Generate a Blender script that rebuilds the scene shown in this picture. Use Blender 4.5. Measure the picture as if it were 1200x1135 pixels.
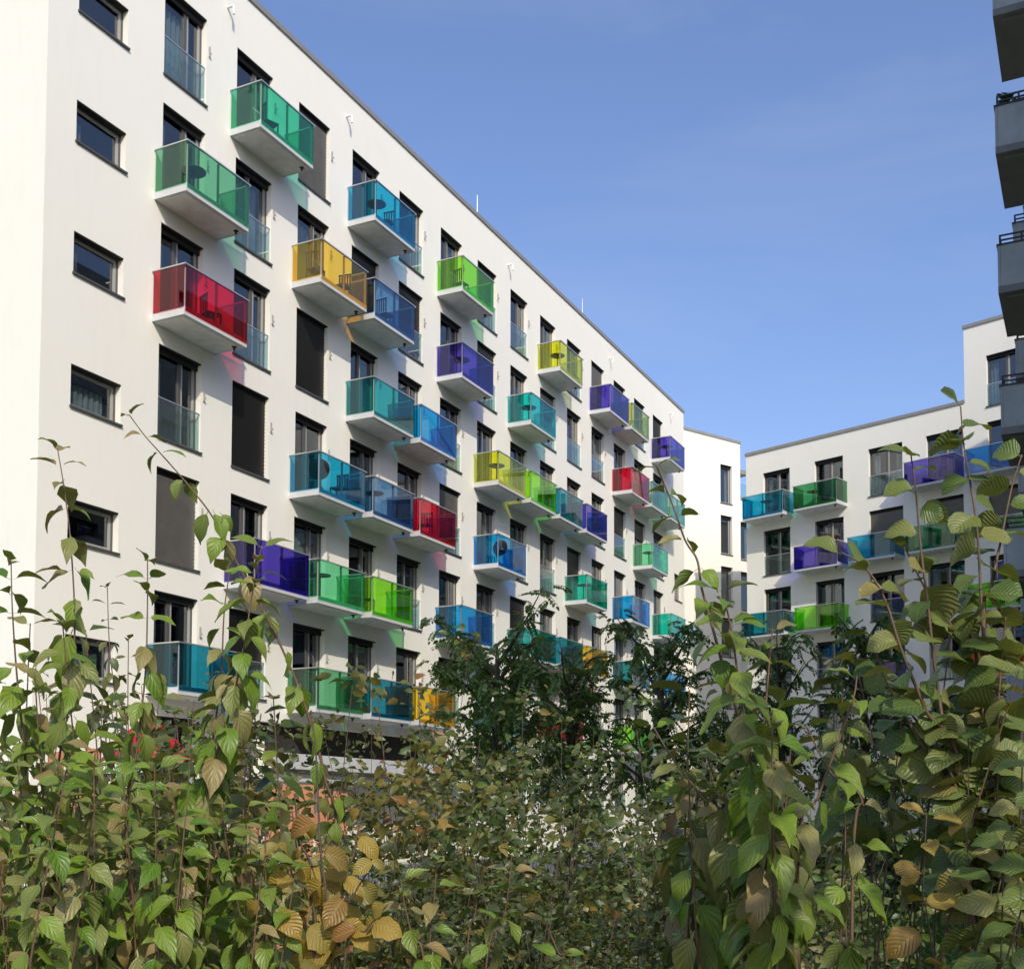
import bpy, math, random
import numpy as np
from mathutils import Vector, Matrix

for o in list(bpy.data.objects):
    bpy.data.objects.remove(o)
scene = bpy.context.scene
COL = scene.collection
R = math.radians
rnd = random.Random(11)

# ------------------------------------------------------------------ camera, sky, sun, exposure
F_PX, PITCH, ROLL, CX, CY, EYE = 1400.0, R(3.06975), R(-0.11966), 600.0, 876.115, 1.6
cam_d = bpy.data.cameras.new('camera')
cam = bpy.data.objects.new('camera', cam_d)
COL.objects.link(cam)
cam_d.sensor_width = 36.0
cam_d.sensor_fit = 'HORIZONTAL'
cam_d.lens = F_PX / 1200.0 * 36.0
cam_d.shift_y = (CY - 567.5) / 1200.0
cam_d.clip_start = 0.05
cam_d.clip_end = 4000
cam.location = (0, 0, EYE)
cam.rotation_mode = 'XYZ'
cam.matrix_world = Matrix.Translation((0, 0, EYE)) @ Matrix.Rotation(math.pi / 2 + PITCH, 4, 'X') @ Matrix.Rotation(-ROLL, 4, 'Z')
scene.camera = cam

TH = R(26.3455)
A_DIR = Vector((math.sin(TH), math.cos(TH), 0))
A_NOR = Vector((math.cos(TH), -math.sin(TH), 0))
SUN_AZ, SUN_EL = R(49), R(37)
s_h = A_NOR * math.cos(SUN_AZ) - A_DIR * math.sin(SUN_AZ)      # horizontal direction towards the sun
TO_SUN = (s_h * math.cos(SUN_EL) + Vector((0, 0, math.sin(SUN_EL)))).normalized()

world = bpy.data.worlds.new('World')
scene.world = world
world.use_nodes = True
wn = world.node_tree.nodes
bg = wn['Background']
sky = wn.new('ShaderNodeTexSky')
sky.sky_type = 'NISHITA'
sky.sun_disc = False
sky.sun_elevation = SUN_EL
sky.sun_rotation = math.atan2(TO_SUN.x, TO_SUN.y)
sky.altitude = 100
sky.air_density = 1.2
sky.dust_density = 2.6
sky.ozone_density = 3.0
wl = world.node_tree.links
wb_ = wn.new('ShaderNodeMix'); wb_.data_type = 'RGBA'; wb_.blend_type = 'MULTIPLY'; wb_.inputs['Factor'].default_value = 1.0
wb_.inputs['B'].default_value = (0.975, 0.98, 1.165, 1)          # the camera's white balance
wl.new(sky.outputs['Color'], wb_.inputs['A'])
wtc = wn.new('ShaderNodeTexCoord'); wmp = wn.new('ShaderNodeMapping'); wmp.inputs['Scale'].default_value = (1.2, 2.0, 5.0)
wmp.inputs['Rotation'].default_value = (0.3, 0.35, 0.4)
wnz = wn.new('ShaderNodeTexNoise'); wnz.inputs['Scale'].default_value = 1.9; wnz.inputs['Detail'].default_value = 9; wnz.inputs['Roughness'].default_value = 0.58
wnz.inputs['Distortion'].default_value = 0.6
wmr = wn.new('ShaderNodeMapRange'); wmr.inputs['From Min'].default_value = 0.48; wmr.inputs['From Max'].default_value = 0.85; wmr.inputs['To Max'].default_value = 0.15
wl.new(wtc.outputs['Generated'], wmp.inputs['Vector']); wl.new(wmp.outputs['Vector'], wnz.inputs['Vector']); wl.new(wnz.outputs['Fac'], wmr.inputs['Value'])
wci = wn.new('ShaderNodeMix'); wci.data_type = 'RGBA'; wci.inputs['B'].default_value = (4.6, 4.8, 5.2, 1)      # thin cirrus
wl.new(wmr.outputs[0], wci.inputs['Factor']); wl.new(wb_.outputs['Result'], wci.inputs['A'])
wl.new(wci.outputs['Result'], bg.inputs['Color'])
bg.inputs['Strength'].default_value = 0.15

sun_d = bpy.data.lights.new('sun', 'SUN')
sun_d.energy = 3.05
sun_d.angle = R(0.53)
sun_d.color = (1.0, 0.925, 0.765)
sun = bpy.data.objects.new('sun', sun_d)
COL.objects.link(sun)
sun.location = (20, -40, 60)
sun.rotation_euler = TO_SUN.to_track_quat('Z', 'Y').to_euler()

scene.view_settings.view_transform = 'Standard'
scene.view_settings.look = 'None'
scene.view_settings.gamma = 1.0
scene.view_settings.use_curve_mapping = False
scene.view_settings.exposure = 0.20
scene.render.engine = 'CYCLES'
scene.cycles.transparent_max_bounces = 32
scene.cycles.max_bounces = 10
scene.cycles.use_denoising = True

# ------------------------------------------------------------------ helpers
def at(u, v, Y):
    """the point at ground distance Y on the ray of photo pixel (u, v)"""
    x2, u2 = (u - CX) / F_PX, -(v - CY) / F_PX
    cr, sr = math.cos(ROLL), math.sin(ROLL)
    x, up = x2 * cr - u2 * sr, x2 * sr + u2 * cr
    cp, sp = math.cos(PITCH), math.sin(PITCH)
    r = Vector((x, cp - up * sp, sp + up * cp))
    return r * (Y / r.y) + Vector((0, 0, EYE))

def pixel(P):
    X, Y, Z = P[0], P[1], P[2] - EYE
    cp, sp = math.cos(PITCH), math.sin(PITCH)
    zf = Y * cp + Z * sp
    if zf <= 0.05:
        return (-1e4, -1e4)
    return (CX + F_PX * X / zf, CY - F_PX * (-Y * sp + Z * cp) / zf)

def tag(o, label=None, cat=None, group=None, kind=None):
    if label: o['label'] = label
    if cat: o['category'] = cat
    if group: o['group'] = group
    if kind: o['kind'] = kind
    return o

def empty(name, loc=(0, 0, 0), rz=0.0):
    o = bpy.data.objects.new(name, None)
    COL.objects.link(o)
    o.location = loc
    o.rotation_euler = (0, 0, rz)
    o.empty_display_size = 0.2
    return o

def link(name, me, parent=None, loc=(0, 0, 0), rot=(0, 0, 0), label=None):
    o = bpy.data.objects.new(name, me)
    COL.objects.link(o)
    if parent: o.parent = parent
    o.location = loc
    o.rotation_euler = rot
    if label: o['label'] = label
    return o

class MB:
    def __init__(self):
        self.v, self.f, self.m = [], [], []
    def quad(self, a, b, c, d, m=0):
        n = len(self.v); self.v += [tuple(a), tuple(b), tuple(c), tuple(d)]
        self.f.append((n, n + 1, n + 2, n + 3)); self.m.append(m)
    def poly(self, pts, m=0):
        n = len(self.v); self.v += [tuple(p) for p in pts]
        self.f.append(tuple(range(n, n + len(pts)))); self.m.append(m)
    def box(self, x0, x1, y0, y1, z0, z1, m=0):
        n = len(self.v)
        self.v += [(x, y, z) for z in (z0, z1) for y in (y0, y1) for x in (x0, x1)]
        for f in ((0, 2, 3, 1), (4, 5, 7, 6), (0, 1, 5, 4), (2, 6, 7, 3), (0, 4, 6, 2), (1, 3, 7, 5)):
            self.f.append(tuple(n + i for i in f)); self.m.append(m)
        return self
    def prism(self, poly, z0, z1, m=0):
        n = len(self.v); k = len(poly)
        self.v += [(p[0], p[1], z0) for p in poly] + [(p[0], p[1], z1) for p in poly]
        self.f.append(tuple(n + i for i in reversed(range(k)))); self.m.append(m)
        self.f.append(tuple(n + k + i for i in range(k))); self.m.append(m)
        for i in range(k):
            j = (i + 1) % k
            self.f.append((n + i, n + j, n + k + j, n + k + i)); self.m.append(m)
    def tube(self, pts, radii, seg=6, m=0, cap=True):
        pts = [Vector(p) for p in pts]
        base = len(self.v)
        ref = Vector((0.3, 0.2, 1)).normalized()
        for i, p in enumerate(pts):
            t = (pts[min(i + 1, len(pts) - 1)] - pts[max(i - 1, 0)]).normalized()
            r_ = ref if abs(t.dot(ref)) < 0.95 else Vector((1, 0, 0))
            x = t.cross(r_).normalized(); y = t.cross(x)
            for s in range(seg):
                a = 2 * math.pi * s / seg
                self.v.append(tuple(p + (x * math.cos(a) + y * math.sin(a)) * radii[i]))
        for i in range(len(pts) - 1):
            for s in range(seg):
                a, b = base + i * seg + s, base + i * seg + (s + 1) % seg
                self.f.append((a, b, b + seg, a + seg)); self.m.append(m)
        if cap:
            self.f.append(tuple(base + s for s in reversed(range(seg)))); self.m.append(m)
            e = base + (len(pts) - 1) * seg
            self.f.append(tuple(e + s for s in range(seg))); self.m.append(m)
        return self
    def mesh(self, name, mats, smooth=False):
        me = bpy.data.meshes.new(name)
        me.from_pydata(self.v, [], self.f)
        for m in (mats if isinstance(mats, (list, tuple)) else [mats]):
            me.materials.append(m)
        if any(self.m):
            me.polygons.foreach_set('material_index', self.m)
        if smooth:
            me.polygons.foreach_set('use_smooth', [True] * len(self.f))
        me.update()
        return me
    def build(self, name, mats, parent=None, smooth=False, label=None, loc=(0, 0, 0)):
        return link(name, self.mesh(name, mats, smooth), parent, loc=loc, label=label)

# ------------------------------------------------------------------ materials
def new_mat(name):
    m = bpy.data.materials.new(name); m.use_nodes = True
    nt = m.node_tree
    b = nt.nodes['Principled BSDF']
    return m, nt, b

def plain(name, col, rough=0.6, spec=0.5, metal=0.0, noise=0.0, scale=8.0, bump=0.0, bscale=60.0):
    m, nt, b = new_mat(name)
    b.inputs['Base Color'].default_value = (*col, 1)
    b.inputs['Roughness'].default_value = rough
    b.inputs['Specular IOR Level'].default_value = spec
    b.inputs['Metallic'].default_value = metal
    tc = nt.nodes.new('ShaderNodeTexCoord')
    if noise > 0:
        n = nt.nodes.new('ShaderNodeTexNoise'); n.inputs['Scale'].default_value = scale
        n.inputs['Detail'].default_value = 6; n.inputs['Roughness'].default_value = 0.65
        nt.links.new(tc.outputs['Object'], n.inputs['Vector'])
        r = nt.nodes.new('ShaderNodeValToRGB')
        r.color_ramp.elements[0].position = 0.3; r.color_ramp.elements[1].position = 0.75
        r.color_ramp.elements[0].color = tuple(c * (1 - noise) for c in col) + (1,)
        r.color_ramp.elements[1].color = tuple(min(1, c * (1 + noise * 0.6)) for c in col) + (1,)
        nt.links.new(n.outputs['Fac'], r.inputs['Fac'])
        nt.links.new(r.outputs['Color'], b.inputs['Base Color'])
    if bump > 0:
        n2 = nt.nodes.new('ShaderNodeTexNoise'); n2.inputs['Scale'].default_value = bscale
        n2.inputs['Detail'].default_value = 4
        nt.links.new(tc.outputs['Object'], n2.inputs['Vector'])
        bp = nt.nodes.new('ShaderNodeBump'); bp.inputs['Strength'].default_value = bump
        bp.inputs['Distance'].default_value = 0.01
        nt.links.new(n2.outputs['Fac'], bp.inputs['Height'])
        nt.links.new(bp.outputs['Normal'], b.inputs['Normal'])
    return m

def plaster(name):
    m, nt, b = new_mat(name)
    tc = nt.nodes.new('ShaderNodeTexCoord')
    n = nt.nodes.new('ShaderNodeTexNoise'); n.inputs['Scale'].default_value = 0.35; n.inputs['Detail'].default_value = 8
    n.inputs['Roughness'].default_value = 0.6
    mp = nt.nodes.new('ShaderNodeMapping'); mp.inputs['Scale'].default_value = (2.5, 2.5, 0.5)   # faint run-off streaks
    n2 = nt.nodes.new('ShaderNodeTexNoise'); n2.inputs['Scale'].default_value = 2.0; n2.inputs['Detail'].default_value = 5
    nt.links.new(tc.outputs['Object'], n.inputs['Vector'])
    nt.links.new(tc.outputs['Object'], mp.inputs['Vector']); nt.links.new(mp.outputs['Vector'], n2.inputs['Vector'])
    mx = nt.nodes.new('ShaderNodeMath'); mx.operation = 'ADD'
    nt.links.new(n.outputs['Fac'], mx.inputs[0]); nt.links.new(n2.outputs['Fac'], mx.inputs[1])
    r = nt.nodes.new('ShaderNodeValToRGB')
    r.color_ramp.elements[0].position = 0.55; r.color_ramp.elements[0].color = (0.765, 0.745, 0.675, 1)
    r.color_ramp.elements[1].position = 1.25 / 1.3; r.color_ramp.elements[1].color = (0.80, 0.782, 0.712, 1)
    nt.links.new(mx.outputs[0], r.inputs['Fac'])
    nt.links.new(r.outputs['Color'], b.inputs['Base Color'])
    b.inputs['Roughness'].default_value = 0.9
    b.inputs['Specular IOR Level'].default_value = 0.2
    n3 = nt.nodes.new('ShaderNodeTexNoise'); n3.inputs['Scale'].default_value = 45; n3.inputs['Detail'].default_value = 5
    nt.links.new(tc.outputs['Object'], n3.inputs['Vector'])
    bp = nt.nodes.new('ShaderNodeBump'); bp.inputs['Strength'].default_value = 0.25; bp.inputs['Distance'].default_value = 0.02
    nt.links.new(n3.outputs['Fac'], bp.inputs['Height']); nt.links.new(bp.outputs['Normal'], b.inputs['Normal'])
    return m

def glass(name, col, refl=0.05, rough=0.01, body=0.0):
    """clear sheet: tinted transmission plus a surface reflection that grows at grazing angles"""
    m = bpy.data.materials.new(name); m.use_nodes = True
    nt = m.node_tree; nt.nodes.clear()
    out = nt.nodes.new('ShaderNodeOutputMaterial')
    tr = nt.nodes.new('ShaderNodeBsdfTransparent'); tr.inputs['Color'].default_value = (*col, 1)
    gl = nt.nodes.new('ShaderNodeBsdfGlossy'); gl.inputs['Roughness'].default_value = rough
    gl.inputs['Color'].default_value = (1, 1, 1, 1)
    lw = nt.nodes.new('ShaderNodeLayerWeight'); lw.inputs['Blend'].default_value = 0.5
    pw = nt.nodes.new('ShaderNodeMath'); pw.operation = 'POWER'; pw.inputs[1].default_value = 4.5
    ma = nt.nodes.new('ShaderNodeMath'); ma.operation = 'MULTIPLY_ADD'
    ma.inputs[1].default_value = 0.8; ma.inputs[2].default_value = refl
    nt.links.new(lw.outputs['Facing'], pw.inputs[0]); nt.links.new(pw.outputs[0], ma.inputs[0])
    mix = nt.nodes.new('ShaderNodeMixShader')
    nt.links.new(ma.outputs[0], mix.inputs['Fac'])
    base = tr
    if body > 0:
        df = nt.nodes.new('ShaderNodeBsdfTranslucent'); df.inputs['Color'].default_value = (*col, 1)
        d2 = nt.nodes.new('ShaderNodeBsdfDiffuse'); d2.inputs['Color'].default_value = (*col, 1)
        ad = nt.nodes.new('ShaderNodeMixShader'); ad.inputs['Fac'].default_value = 0.5
        nt.links.new(df.outputs[0], ad.inputs[1]); nt.links.new(d2.outputs[0], ad.inputs[2])
        mb = nt.nodes.new('ShaderNodeMixShader'); mb.inputs['Fac'].default_value = body
        nt.links.new(tr.outputs[0], mb.inputs[1]); nt.links.new(ad.outputs[0], mb.inputs[2])
        base = mb
    nt.links.new(base.outputs[0], mix.inputs[1]); nt.links.new(gl.outputs[0], mix.inputs[2])
    nt.links.new(mix.outputs[0], out.inputs['Surface'])
    return m

def leaf_material(name, ramp, vein, underside, veins='dog', trans=0.35, island=False, gloss=0.42):
    m = bpy.data.materials.new(name); m.use_nodes = True
    nt = m.node_tree; L = nt.links
    b = nt.nodes['Principled BSDF']; out = nt.nodes['Material Output']
    if island:
        gi = nt.nodes.new('ShaderNodeNewGeometry'); rv = gi.outputs['Random Per Island']
    else:
        oi = nt.nodes.new('ShaderNodeObjectInfo'); rv = oi.outputs['Random']
    r = nt.nodes.new('ShaderNodeValToRGB')
    el = r.color_ramp.elements
    while len(el) < len(ramp): el.new(0.5)
    for i, (p, c) in enumerate(ramp):
        el[i].position = p; el[i].color = (*c, 1)
    L.new(rv, r.inputs['Fac'])
    col = r.outputs['Color']
    tc = nt.nodes.new('ShaderNodeTexCoord')
    # blotches of autumn tint over the blade
    nz = nt.nodes.new('ShaderNodeTexNoise'); nz.noise_dimensions = '4D'
    nz.inputs['Scale'].default_value = 3.0; nz.inputs['Detail'].default_value = 5
    L.new(tc.outputs['UV'], nz.inputs['Vector'])
    wm = nt.nodes.new('ShaderNodeMath'); wm.operation = 'MULTIPLY'; wm.inputs[1].default_value = 37.0
    L.new(rv, wm.inputs[0]); L.new(wm.outputs[0], nz.inputs['W'])
    mr = nt.nodes.new('ShaderNodeMapRange'); mr.inputs['From Min'].default_value = 0.52; mr.inputs['From Max'].default_value = 0.78
    mr.inputs['To Max'].default_value = 0.4
    L.new(nz.outputs['Fac'], mr.inputs['Value'])
    m1 = nt.nodes.new('ShaderNodeMix'); m1.data_type = 'RGBA'
    L.new(mr.outputs[0], m1.inputs['Factor']); L.new(col, m1.inputs['A'])
    m1.inputs['B'].default_value = (*[c * 1.0 for c in underside], 1)
    col = m1.outputs['Result']
    sp_n = nt.nodes.new('ShaderNodeTexNoise'); sp_n.noise_dimensions = '4D'; sp_n.inputs['Scale'].default_value = 11.0; sp_n.inputs['Detail'].default_value = 3
    L.new(tc.outputs['UV'], sp_n.inputs['Vector']); L.new(wm.outputs[0], sp_n.inputs['W'])
    sp_m = nt.nodes.new('ShaderNodeMapRange'); sp_m.inputs['From Min'].default_value = 0.64; sp_m.inputs['From Max'].default_value = 0.74; sp_m.inputs['To Max'].default_value = 0.75
    L.new(sp_n.outputs['Fac'], sp_m.inputs['Value'])
    ms = nt.nodes.new('ShaderNodeMix'); ms.data_type = 'RGBA'; L.new(sp_m.outputs[0], ms.inputs['Factor'])
    L.new(col, ms.inputs['A']); ms.inputs['B'].default_value = (.11, .065, .03, 1)          # brown specks
    col = ms.outputs['Result']
    hgt = None
    if veins:
        sx = nt.nodes.new('ShaderNodeSeparateXYZ'); L.new(tc.outputs['UV'], sx.inputs[0])
        def math_(op, a, bv=None):
            n = nt.nodes.new('ShaderNodeMath'); n.operation = op
            for i, q in enumerate((a, bv)):
                if q is None: continue
                if isinstance(q, (int, float)): n.inputs[i].default_value = q
                else: L.new(q, n.inputs[i])
            return n.outputs[0]
        ax = math_('ABSOLUTE', math_('SUBTRACT', sx.outputs['X'], 0.5))
        if veins == 'dog':
            ph = math_('SUBTRACT', sx.outputs['Y'], math_('MULTIPLY', math_('POWER', ax, 0.7), 0.8)); fr = 33.0
        else:
            ph = math_('SUBTRACT', sx.outputs['Y'], math_('MULTIPLY', ax, 0.75)); fr = 50.0
        wv = math_('SINE', math_('MULTIPLY', ph, fr))
        line = math_('POWER', math_('MAXIMUM', wv, 0.0), 8.0 if veins == 'dog' else 5.0)
        mid = math_('LESS_THAN', ax, 0.022)
        ln = math_('MAXIMUM', math_('MULTIPLY', line, 0.30), math_('MULTIPLY', mid, 0.55))
        m2 = nt.nodes.new('ShaderNodeMix'); m2.data_type = 'RGBA'
        L.new(ln, m2.inputs['Factor']); L.new(col, m2.inputs['A']); m2.inputs['B'].default_value = (*vein, 1)
        col = m2.outputs['Result']
        bp = nt.nodes.new('ShaderNodeBump'); bp.inputs['Strength'].default_value = 0.28 if veins == 'dog' else 0.34
        bp.inputs['Distance'].default_value = 0.0016 if veins == 'dog' else 0.0028
        L.new(math_('MULTIPLY', wv, -1.0), bp.inputs['Height']); L.new(bp.outputs['Normal'], b.inputs['Normal'])
    ge = nt.nodes.new('ShaderNodeNewGeometry')
    m3 = nt.nodes.new('ShaderNodeMix'); m3.data_type = 'RGBA'
    bf = nt.nodes.new('ShaderNodeMath'); bf.operation = 'MULTIPLY'; bf.inputs[1].default_value = 0.6
    L.new(ge.outputs['Backfacing'], bf.inputs[0]); L.new(bf.outputs[0], m3.inputs['Factor'])
    L.new(col, m3.inputs['A']); m3.inputs['B'].default_value = (*underside, 1)
    col = m3.outputs['Result']
    L.new(col, b.inputs['Base Color'])
    b.inputs['Roughness'].default_value = gloss
    b.inputs['Specular IOR Level'].default_value = 0.4
    tl = nt.nodes.new('ShaderNodeBsdfTranslucent')
    tg = nt.nodes.new('ShaderNodeMix'); tg.data_type = 'RGBA'; tg.blend_type = 'MULTIPLY'; tg.inputs['Factor'].default_value = 1.0
    L.new(col, tg.inputs['A']); tg.inputs['B'].default_value = (1.5, 1.45, 0.55, 1)
    L.new(tg.outputs['Result'], tl.inputs['Color'])
    mx = nt.nodes.new('ShaderNodeMixShader'); mx.inputs['Fac'].default_value = trans
    L.new(b.outputs[0], mx.inputs[1]); L.new(tl.outputs[0], mx.inputs[2])
    L.new(mx.outputs[0], out.inputs['Surface'])
    return m

M = {}
M['plaster'] = plaster('white_render')
M['soffit'] = plain('slab_soffit', (0.72, 0.71, 0.69), 0.85, 0.2, noise=0.15, scale=4)
M['concrete'] = plain('slab_concrete', (0.56, 0.565, 0.575), 0.75, 0.3, noise=0.12, scale=3, bump=0.15)
M['coping'] = plain('coping_metal', (0.30, 0.285, 0.26), 0.45, 0.5, metal=0.3, noise=0.1, scale=2)
M['frame'] = plain('window_frame_anthracite', (0.085, 0.082, 0.08), 0.45, 0.5)
M['frame_light'] = plain('window_sash_grey', (0.34, 0.33, 0.31), 0.45, 0.5)
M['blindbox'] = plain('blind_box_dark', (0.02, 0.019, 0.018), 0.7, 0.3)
M['blind'] = plain('blind_lamella_brown', (0.17, 0.16, 0.145), 0.45, 0.5, noise=0.15, scale=3)
M['blind_dark'] = plain('blind_lamella_dark', (0.022, 0.02, 0.019), 0.4, 0.5, noise=0.15, scale=3)
M['sill'] = plain('sill_metal', (0.07, 0.068, 0.066), 0.4, 0.5)
M['alu'] = plain('brushed_aluminium', (0.62, 0.63, 0.64), 0.35, 0.5, metal=0.75)
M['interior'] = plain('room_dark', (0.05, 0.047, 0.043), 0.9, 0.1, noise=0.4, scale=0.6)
M['curtain'] = plain('curtain_white', (0.62, 0.61, 0.58), 0.9, 0.1, noise=0.1, scale=5)
M['curtain_grey'] = plain('curtain_grey', (0.25, 0.24, 0.24), 0.9, 0.1)
M['pane'] = glass('window_glass', (0.62, 0.68, 0.69), refl=0.10, rough=0.005)
M['clear'] = glass('railing_glass_clear', (0.80, 0.90, 0.89), refl=0.06, body=0.05)
M['black'] = plain('black_plastic', (0.02, 0.02, 0.022), 0.5, 0.4)
M['wood'] = plain('dark_wood', (0.07, 0.04, 0.022), 0.6, 0.4)
M['white'] = plain('white_metal', (0.75, 0.75, 0.74), 0.5, 0.4)
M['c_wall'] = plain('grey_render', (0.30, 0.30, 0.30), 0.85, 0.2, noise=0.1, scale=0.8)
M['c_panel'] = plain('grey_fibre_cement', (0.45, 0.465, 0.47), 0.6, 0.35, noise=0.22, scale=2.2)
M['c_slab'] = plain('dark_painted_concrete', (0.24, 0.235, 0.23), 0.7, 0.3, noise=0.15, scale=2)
M['c_dark'] = plain('blackened_steel', (0.025, 0.025, 0.028), 0.5, 0.5)

GLASS = {
    'emerald green': (0.06, 0.60, 0.34), 'leaf green': (0.17, 0.54, 0.29), 'crimson red': (0.62, 0.006, 0.03),
    'cyan blue': (0.01, 0.44, 0.66), 'golden yellow': (0.92, 0.62, 0.03), 'steel blue': (0.10, 0.26, 0.50),
    'lime green': (0.27, 0.80, 0.02), 'violet': (0.085, 0.05, 0.50), 'teal': (0.03, 0.42, 0.42),
    'azure blue': (0.005, 0.36, 0.78), 'lemon yellow': (0.72, 0.76, 0.015), 'turquoise': (0.01, 0.58, 0.56),
    'olive yellow': (0.52, 0.62, 0.08), 'pale sea green': (0.30, 0.60, 0.42), 'sea green': (0.01, 0.58, 0.42),
    'petrol blue': (0.02, 0.30, 0.42), 'orange': (0.90, 0.36, 0.01), 'bottle green': (0.05, 0.36, 0.14),
    'dark teal': (0.01, 0.26, 0.32), 'mint green': (0.20, 0.75, 0.40),
}
GM = {k: glass('balcony_glass_' + k.replace(' ', '_'), tuple(c ** 0.5 for c in v), refl=0.06, rough=0.01, body=0.02) for k, v in GLASS.items()}

# ------------------------------------------------------------------ ground
def lawn_material():
    m, nt, b = new_mat('lawn_soil')
    tc = nt.nodes.new('ShaderNodeTexCoord')
    n = nt.nodes.new('ShaderNodeTexNoise'); n.inputs['Scale'].default_value = 1.3; n.inputs['Detail'].default_value = 9
    nt.links.new(tc.outputs['Object'], n.inputs['Vector'])
    r = nt.nodes.new('ShaderNodeValToRGB')
    r.color_ramp.elements[0].position = 0.3; r.color_ramp.elements[0].color = (0.06, 0.11, 0.022, 1)
    r.color_ramp.elements[1].position = 0.7; r.color_ramp.elements[1].color = (0.09, 0.15, 0.035, 1)
    nt.links.new(n.outputs['Fac'], r.inputs['Fac']); nt.links.new(r.outputs['Color'], b.inputs['Base Color'])
    b.inputs['Roughness'].default_value = 0.9; b.inputs['Specular IOR Level'].default_value = 0.1
    return m
g = MB(); g.quad((-1500, -800, 0), (1500, -800, 0), (1500, 2500, 0), (-1500, 2500, 0))
tag(g.build('ground', lawn_material()), 'lawn and planted courtyard ground between the apartment blocks', 'ground', kind='structure')

g = MB()  # unseen paving, added to bounce sunlight up onto the balcony soffits
c4 = [A_DIR * t_ + A_NOR * n_ for t_, n_ in ((14, -20.15), (66, -20.15), (66, -12.6), (14, -12.6))]
g.quad(*[(p.x, p.y, .006) for p in reversed(c4)])
tag(g.build('path', plain('bounce_paving', (.42, .40, .36), .85, .2, noise=.15, scale=1.2)), 'unseen pale paving added along the foot of the long block to bounce light up', 'path', kind='structure')

# ------------------------------------------------------------------ buildings
def front_wall(mb, x0, x1, z0, z1, holes, y=0.0, depth=0.26):
    """front face (towards -y) with real openings and their reveals"""
    xs = sorted({x0, x1, *[h[0] for h in holes], *[h[1] for h in holes]})
    zs = sorted({z0, z1, *[h[2] for h in holes], *[h[3] for h in holes]})
    def inside(cx, cz):
        return any(h[0] < cx < h[1] and h[2] < cz < h[3] for h in holes)
    for i in range(len(xs) - 1):
        for j in range(len(zs) - 1):
            if not inside((xs[i] + xs[i + 1]) / 2, (zs[j] + zs[j + 1]) / 2):
                mb.quad((xs[i], y, zs[j]), (xs[i + 1], y, zs[j]), (xs[i + 1], y, zs[j + 1]), (xs[i], y, zs[j + 1]))
    for (a, b, c, d) in holes:
        e = y + depth
        mb.quad((a, y, c), (a, y, d), (a, e, d), (a, e, c))
        mb.quad((b, y, c), (b, e, c), (b, e, d), (b, y, d))
        mb.quad((a, y, d), (b, y, d), (b, e, d), (a, e, d))
        mb.quad((a, y, c), (a, e, c), (b, e, c), (b, y, c))

def body(mb, x0, x1, y1, z0, z1, y0=0.0):
    mb.quad((x0, y0, z0), (x0, y0, z1), (x0, y1, z1), (x0, y1, z0))
    mb.quad((x1, y0, z0), (x1, y1, z0), (x1, y1, z1), (x1, y0, z1))
    mb.quad((x0, y1, z0), (x0, y1, z1), (x1, y1, z1), (x1, y1, z0))
    mb.quad((x0, y0, z1 - 0.02), (x1, y0, z1 - 0.02), (x1, y1, z1 - 0.02), (x0, y1, z1 - 0.02))

def coping(parent, x0, x1, y1, z):
    o, w, h = 0.05, 0.42, 0.15
    m = MB()
    m.box(x0 - o, x1 + o, -o, w, z, z + h)
    m.box(x0 - o, x1 + o, y1 - w, y1 + o, z, z + h)
    m.box(x0 - o, x0 + w, w, y1 - w, z, z + h)
    m.box(x1 - w, x1 + o, w, y1 - w, z, z + h)
    m.build('coping', M['coping'], parent)

_mc = {}
def cached(key, fn):
    if key not in _mc: _mc[key] = fn()
    return _mc[key]

def frame_mesh(w, h, split):
    m = MB(); y0, y1, t = 0.17, 0.245, 0.055
    m.box(0, t, y0, y1, 0, h); m.box(w - t, w, y0, y1, 0, h)
    m.box(t, w - t, y0, y1, 0, t); m.box(t, w - t, y0, y1, h - t, h)
    if split:
        m.box(split - 0.05, split + 0.05, y0, y1, t, h - t)
    return m.mesh('window', M['frame'])

def sash_mesh(w, h):
    m = MB(); y0, y1, t = 0.185, 0.232, 0.07
    m.box(0, t, y0, y1, 0, h); m.box(w - t, w, y0, y1, 0, h)
    m.box(t, w - t, y0, y1, 0, t); m.box(t, w - t, y0, y1, h - t, h)
    return m.mesh('sash', M['frame_light'])

def pane_mesh(w, h):
    m = MB(); m.box(0, w, 0.212, 0.222, 0, h)
    return m.mesh('pane', M['pane'])

def curtain_mesh(w, h, seed, mat):
    m = MB(); r_ = random.Random(seed); n = max(8, int(w / 0.035)); ph = r_.random() * 6
    pts = [(w * i / n, 0.36 + 0.03 * math.sin(i * 1.35 + ph) + 0.012 * r_.random()) for i in range(n + 1)]
    for a, b in zip(pts, pts[1:]):
        m.quad((a[0], a[1], 0.03), (b[0], b[1], 0.03), (b[0], b[1], h), (a[0], a[1], h))
    return m.mesh('curtain', mat, smooth=True)

def blind_mesh(w, h, drop, mat='blind'):
    m = MB(); n = max(3, int(drop / 0.095)); s = drop / n; h += 0.075
    for i in range(n):
        z = h - (i + 1) * s
        a = 0.10 + 0.04; b = 0.10
        m.quad((0.02, a, z), (w - 0.02, a, z), (w - 0.02, b, z + s * 1.04), (0.02, b, z + s * 1.08))
    m.box(0.02, w - 0.02, 0.09, 0.135, h - drop - 0.03, h - drop)
    return m.mesh('blind', M[mat])

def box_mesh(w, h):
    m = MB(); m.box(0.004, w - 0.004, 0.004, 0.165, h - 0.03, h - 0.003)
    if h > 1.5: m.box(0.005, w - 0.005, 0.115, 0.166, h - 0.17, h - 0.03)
    return m.mesh('blind_box', M['blindbox'])

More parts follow.
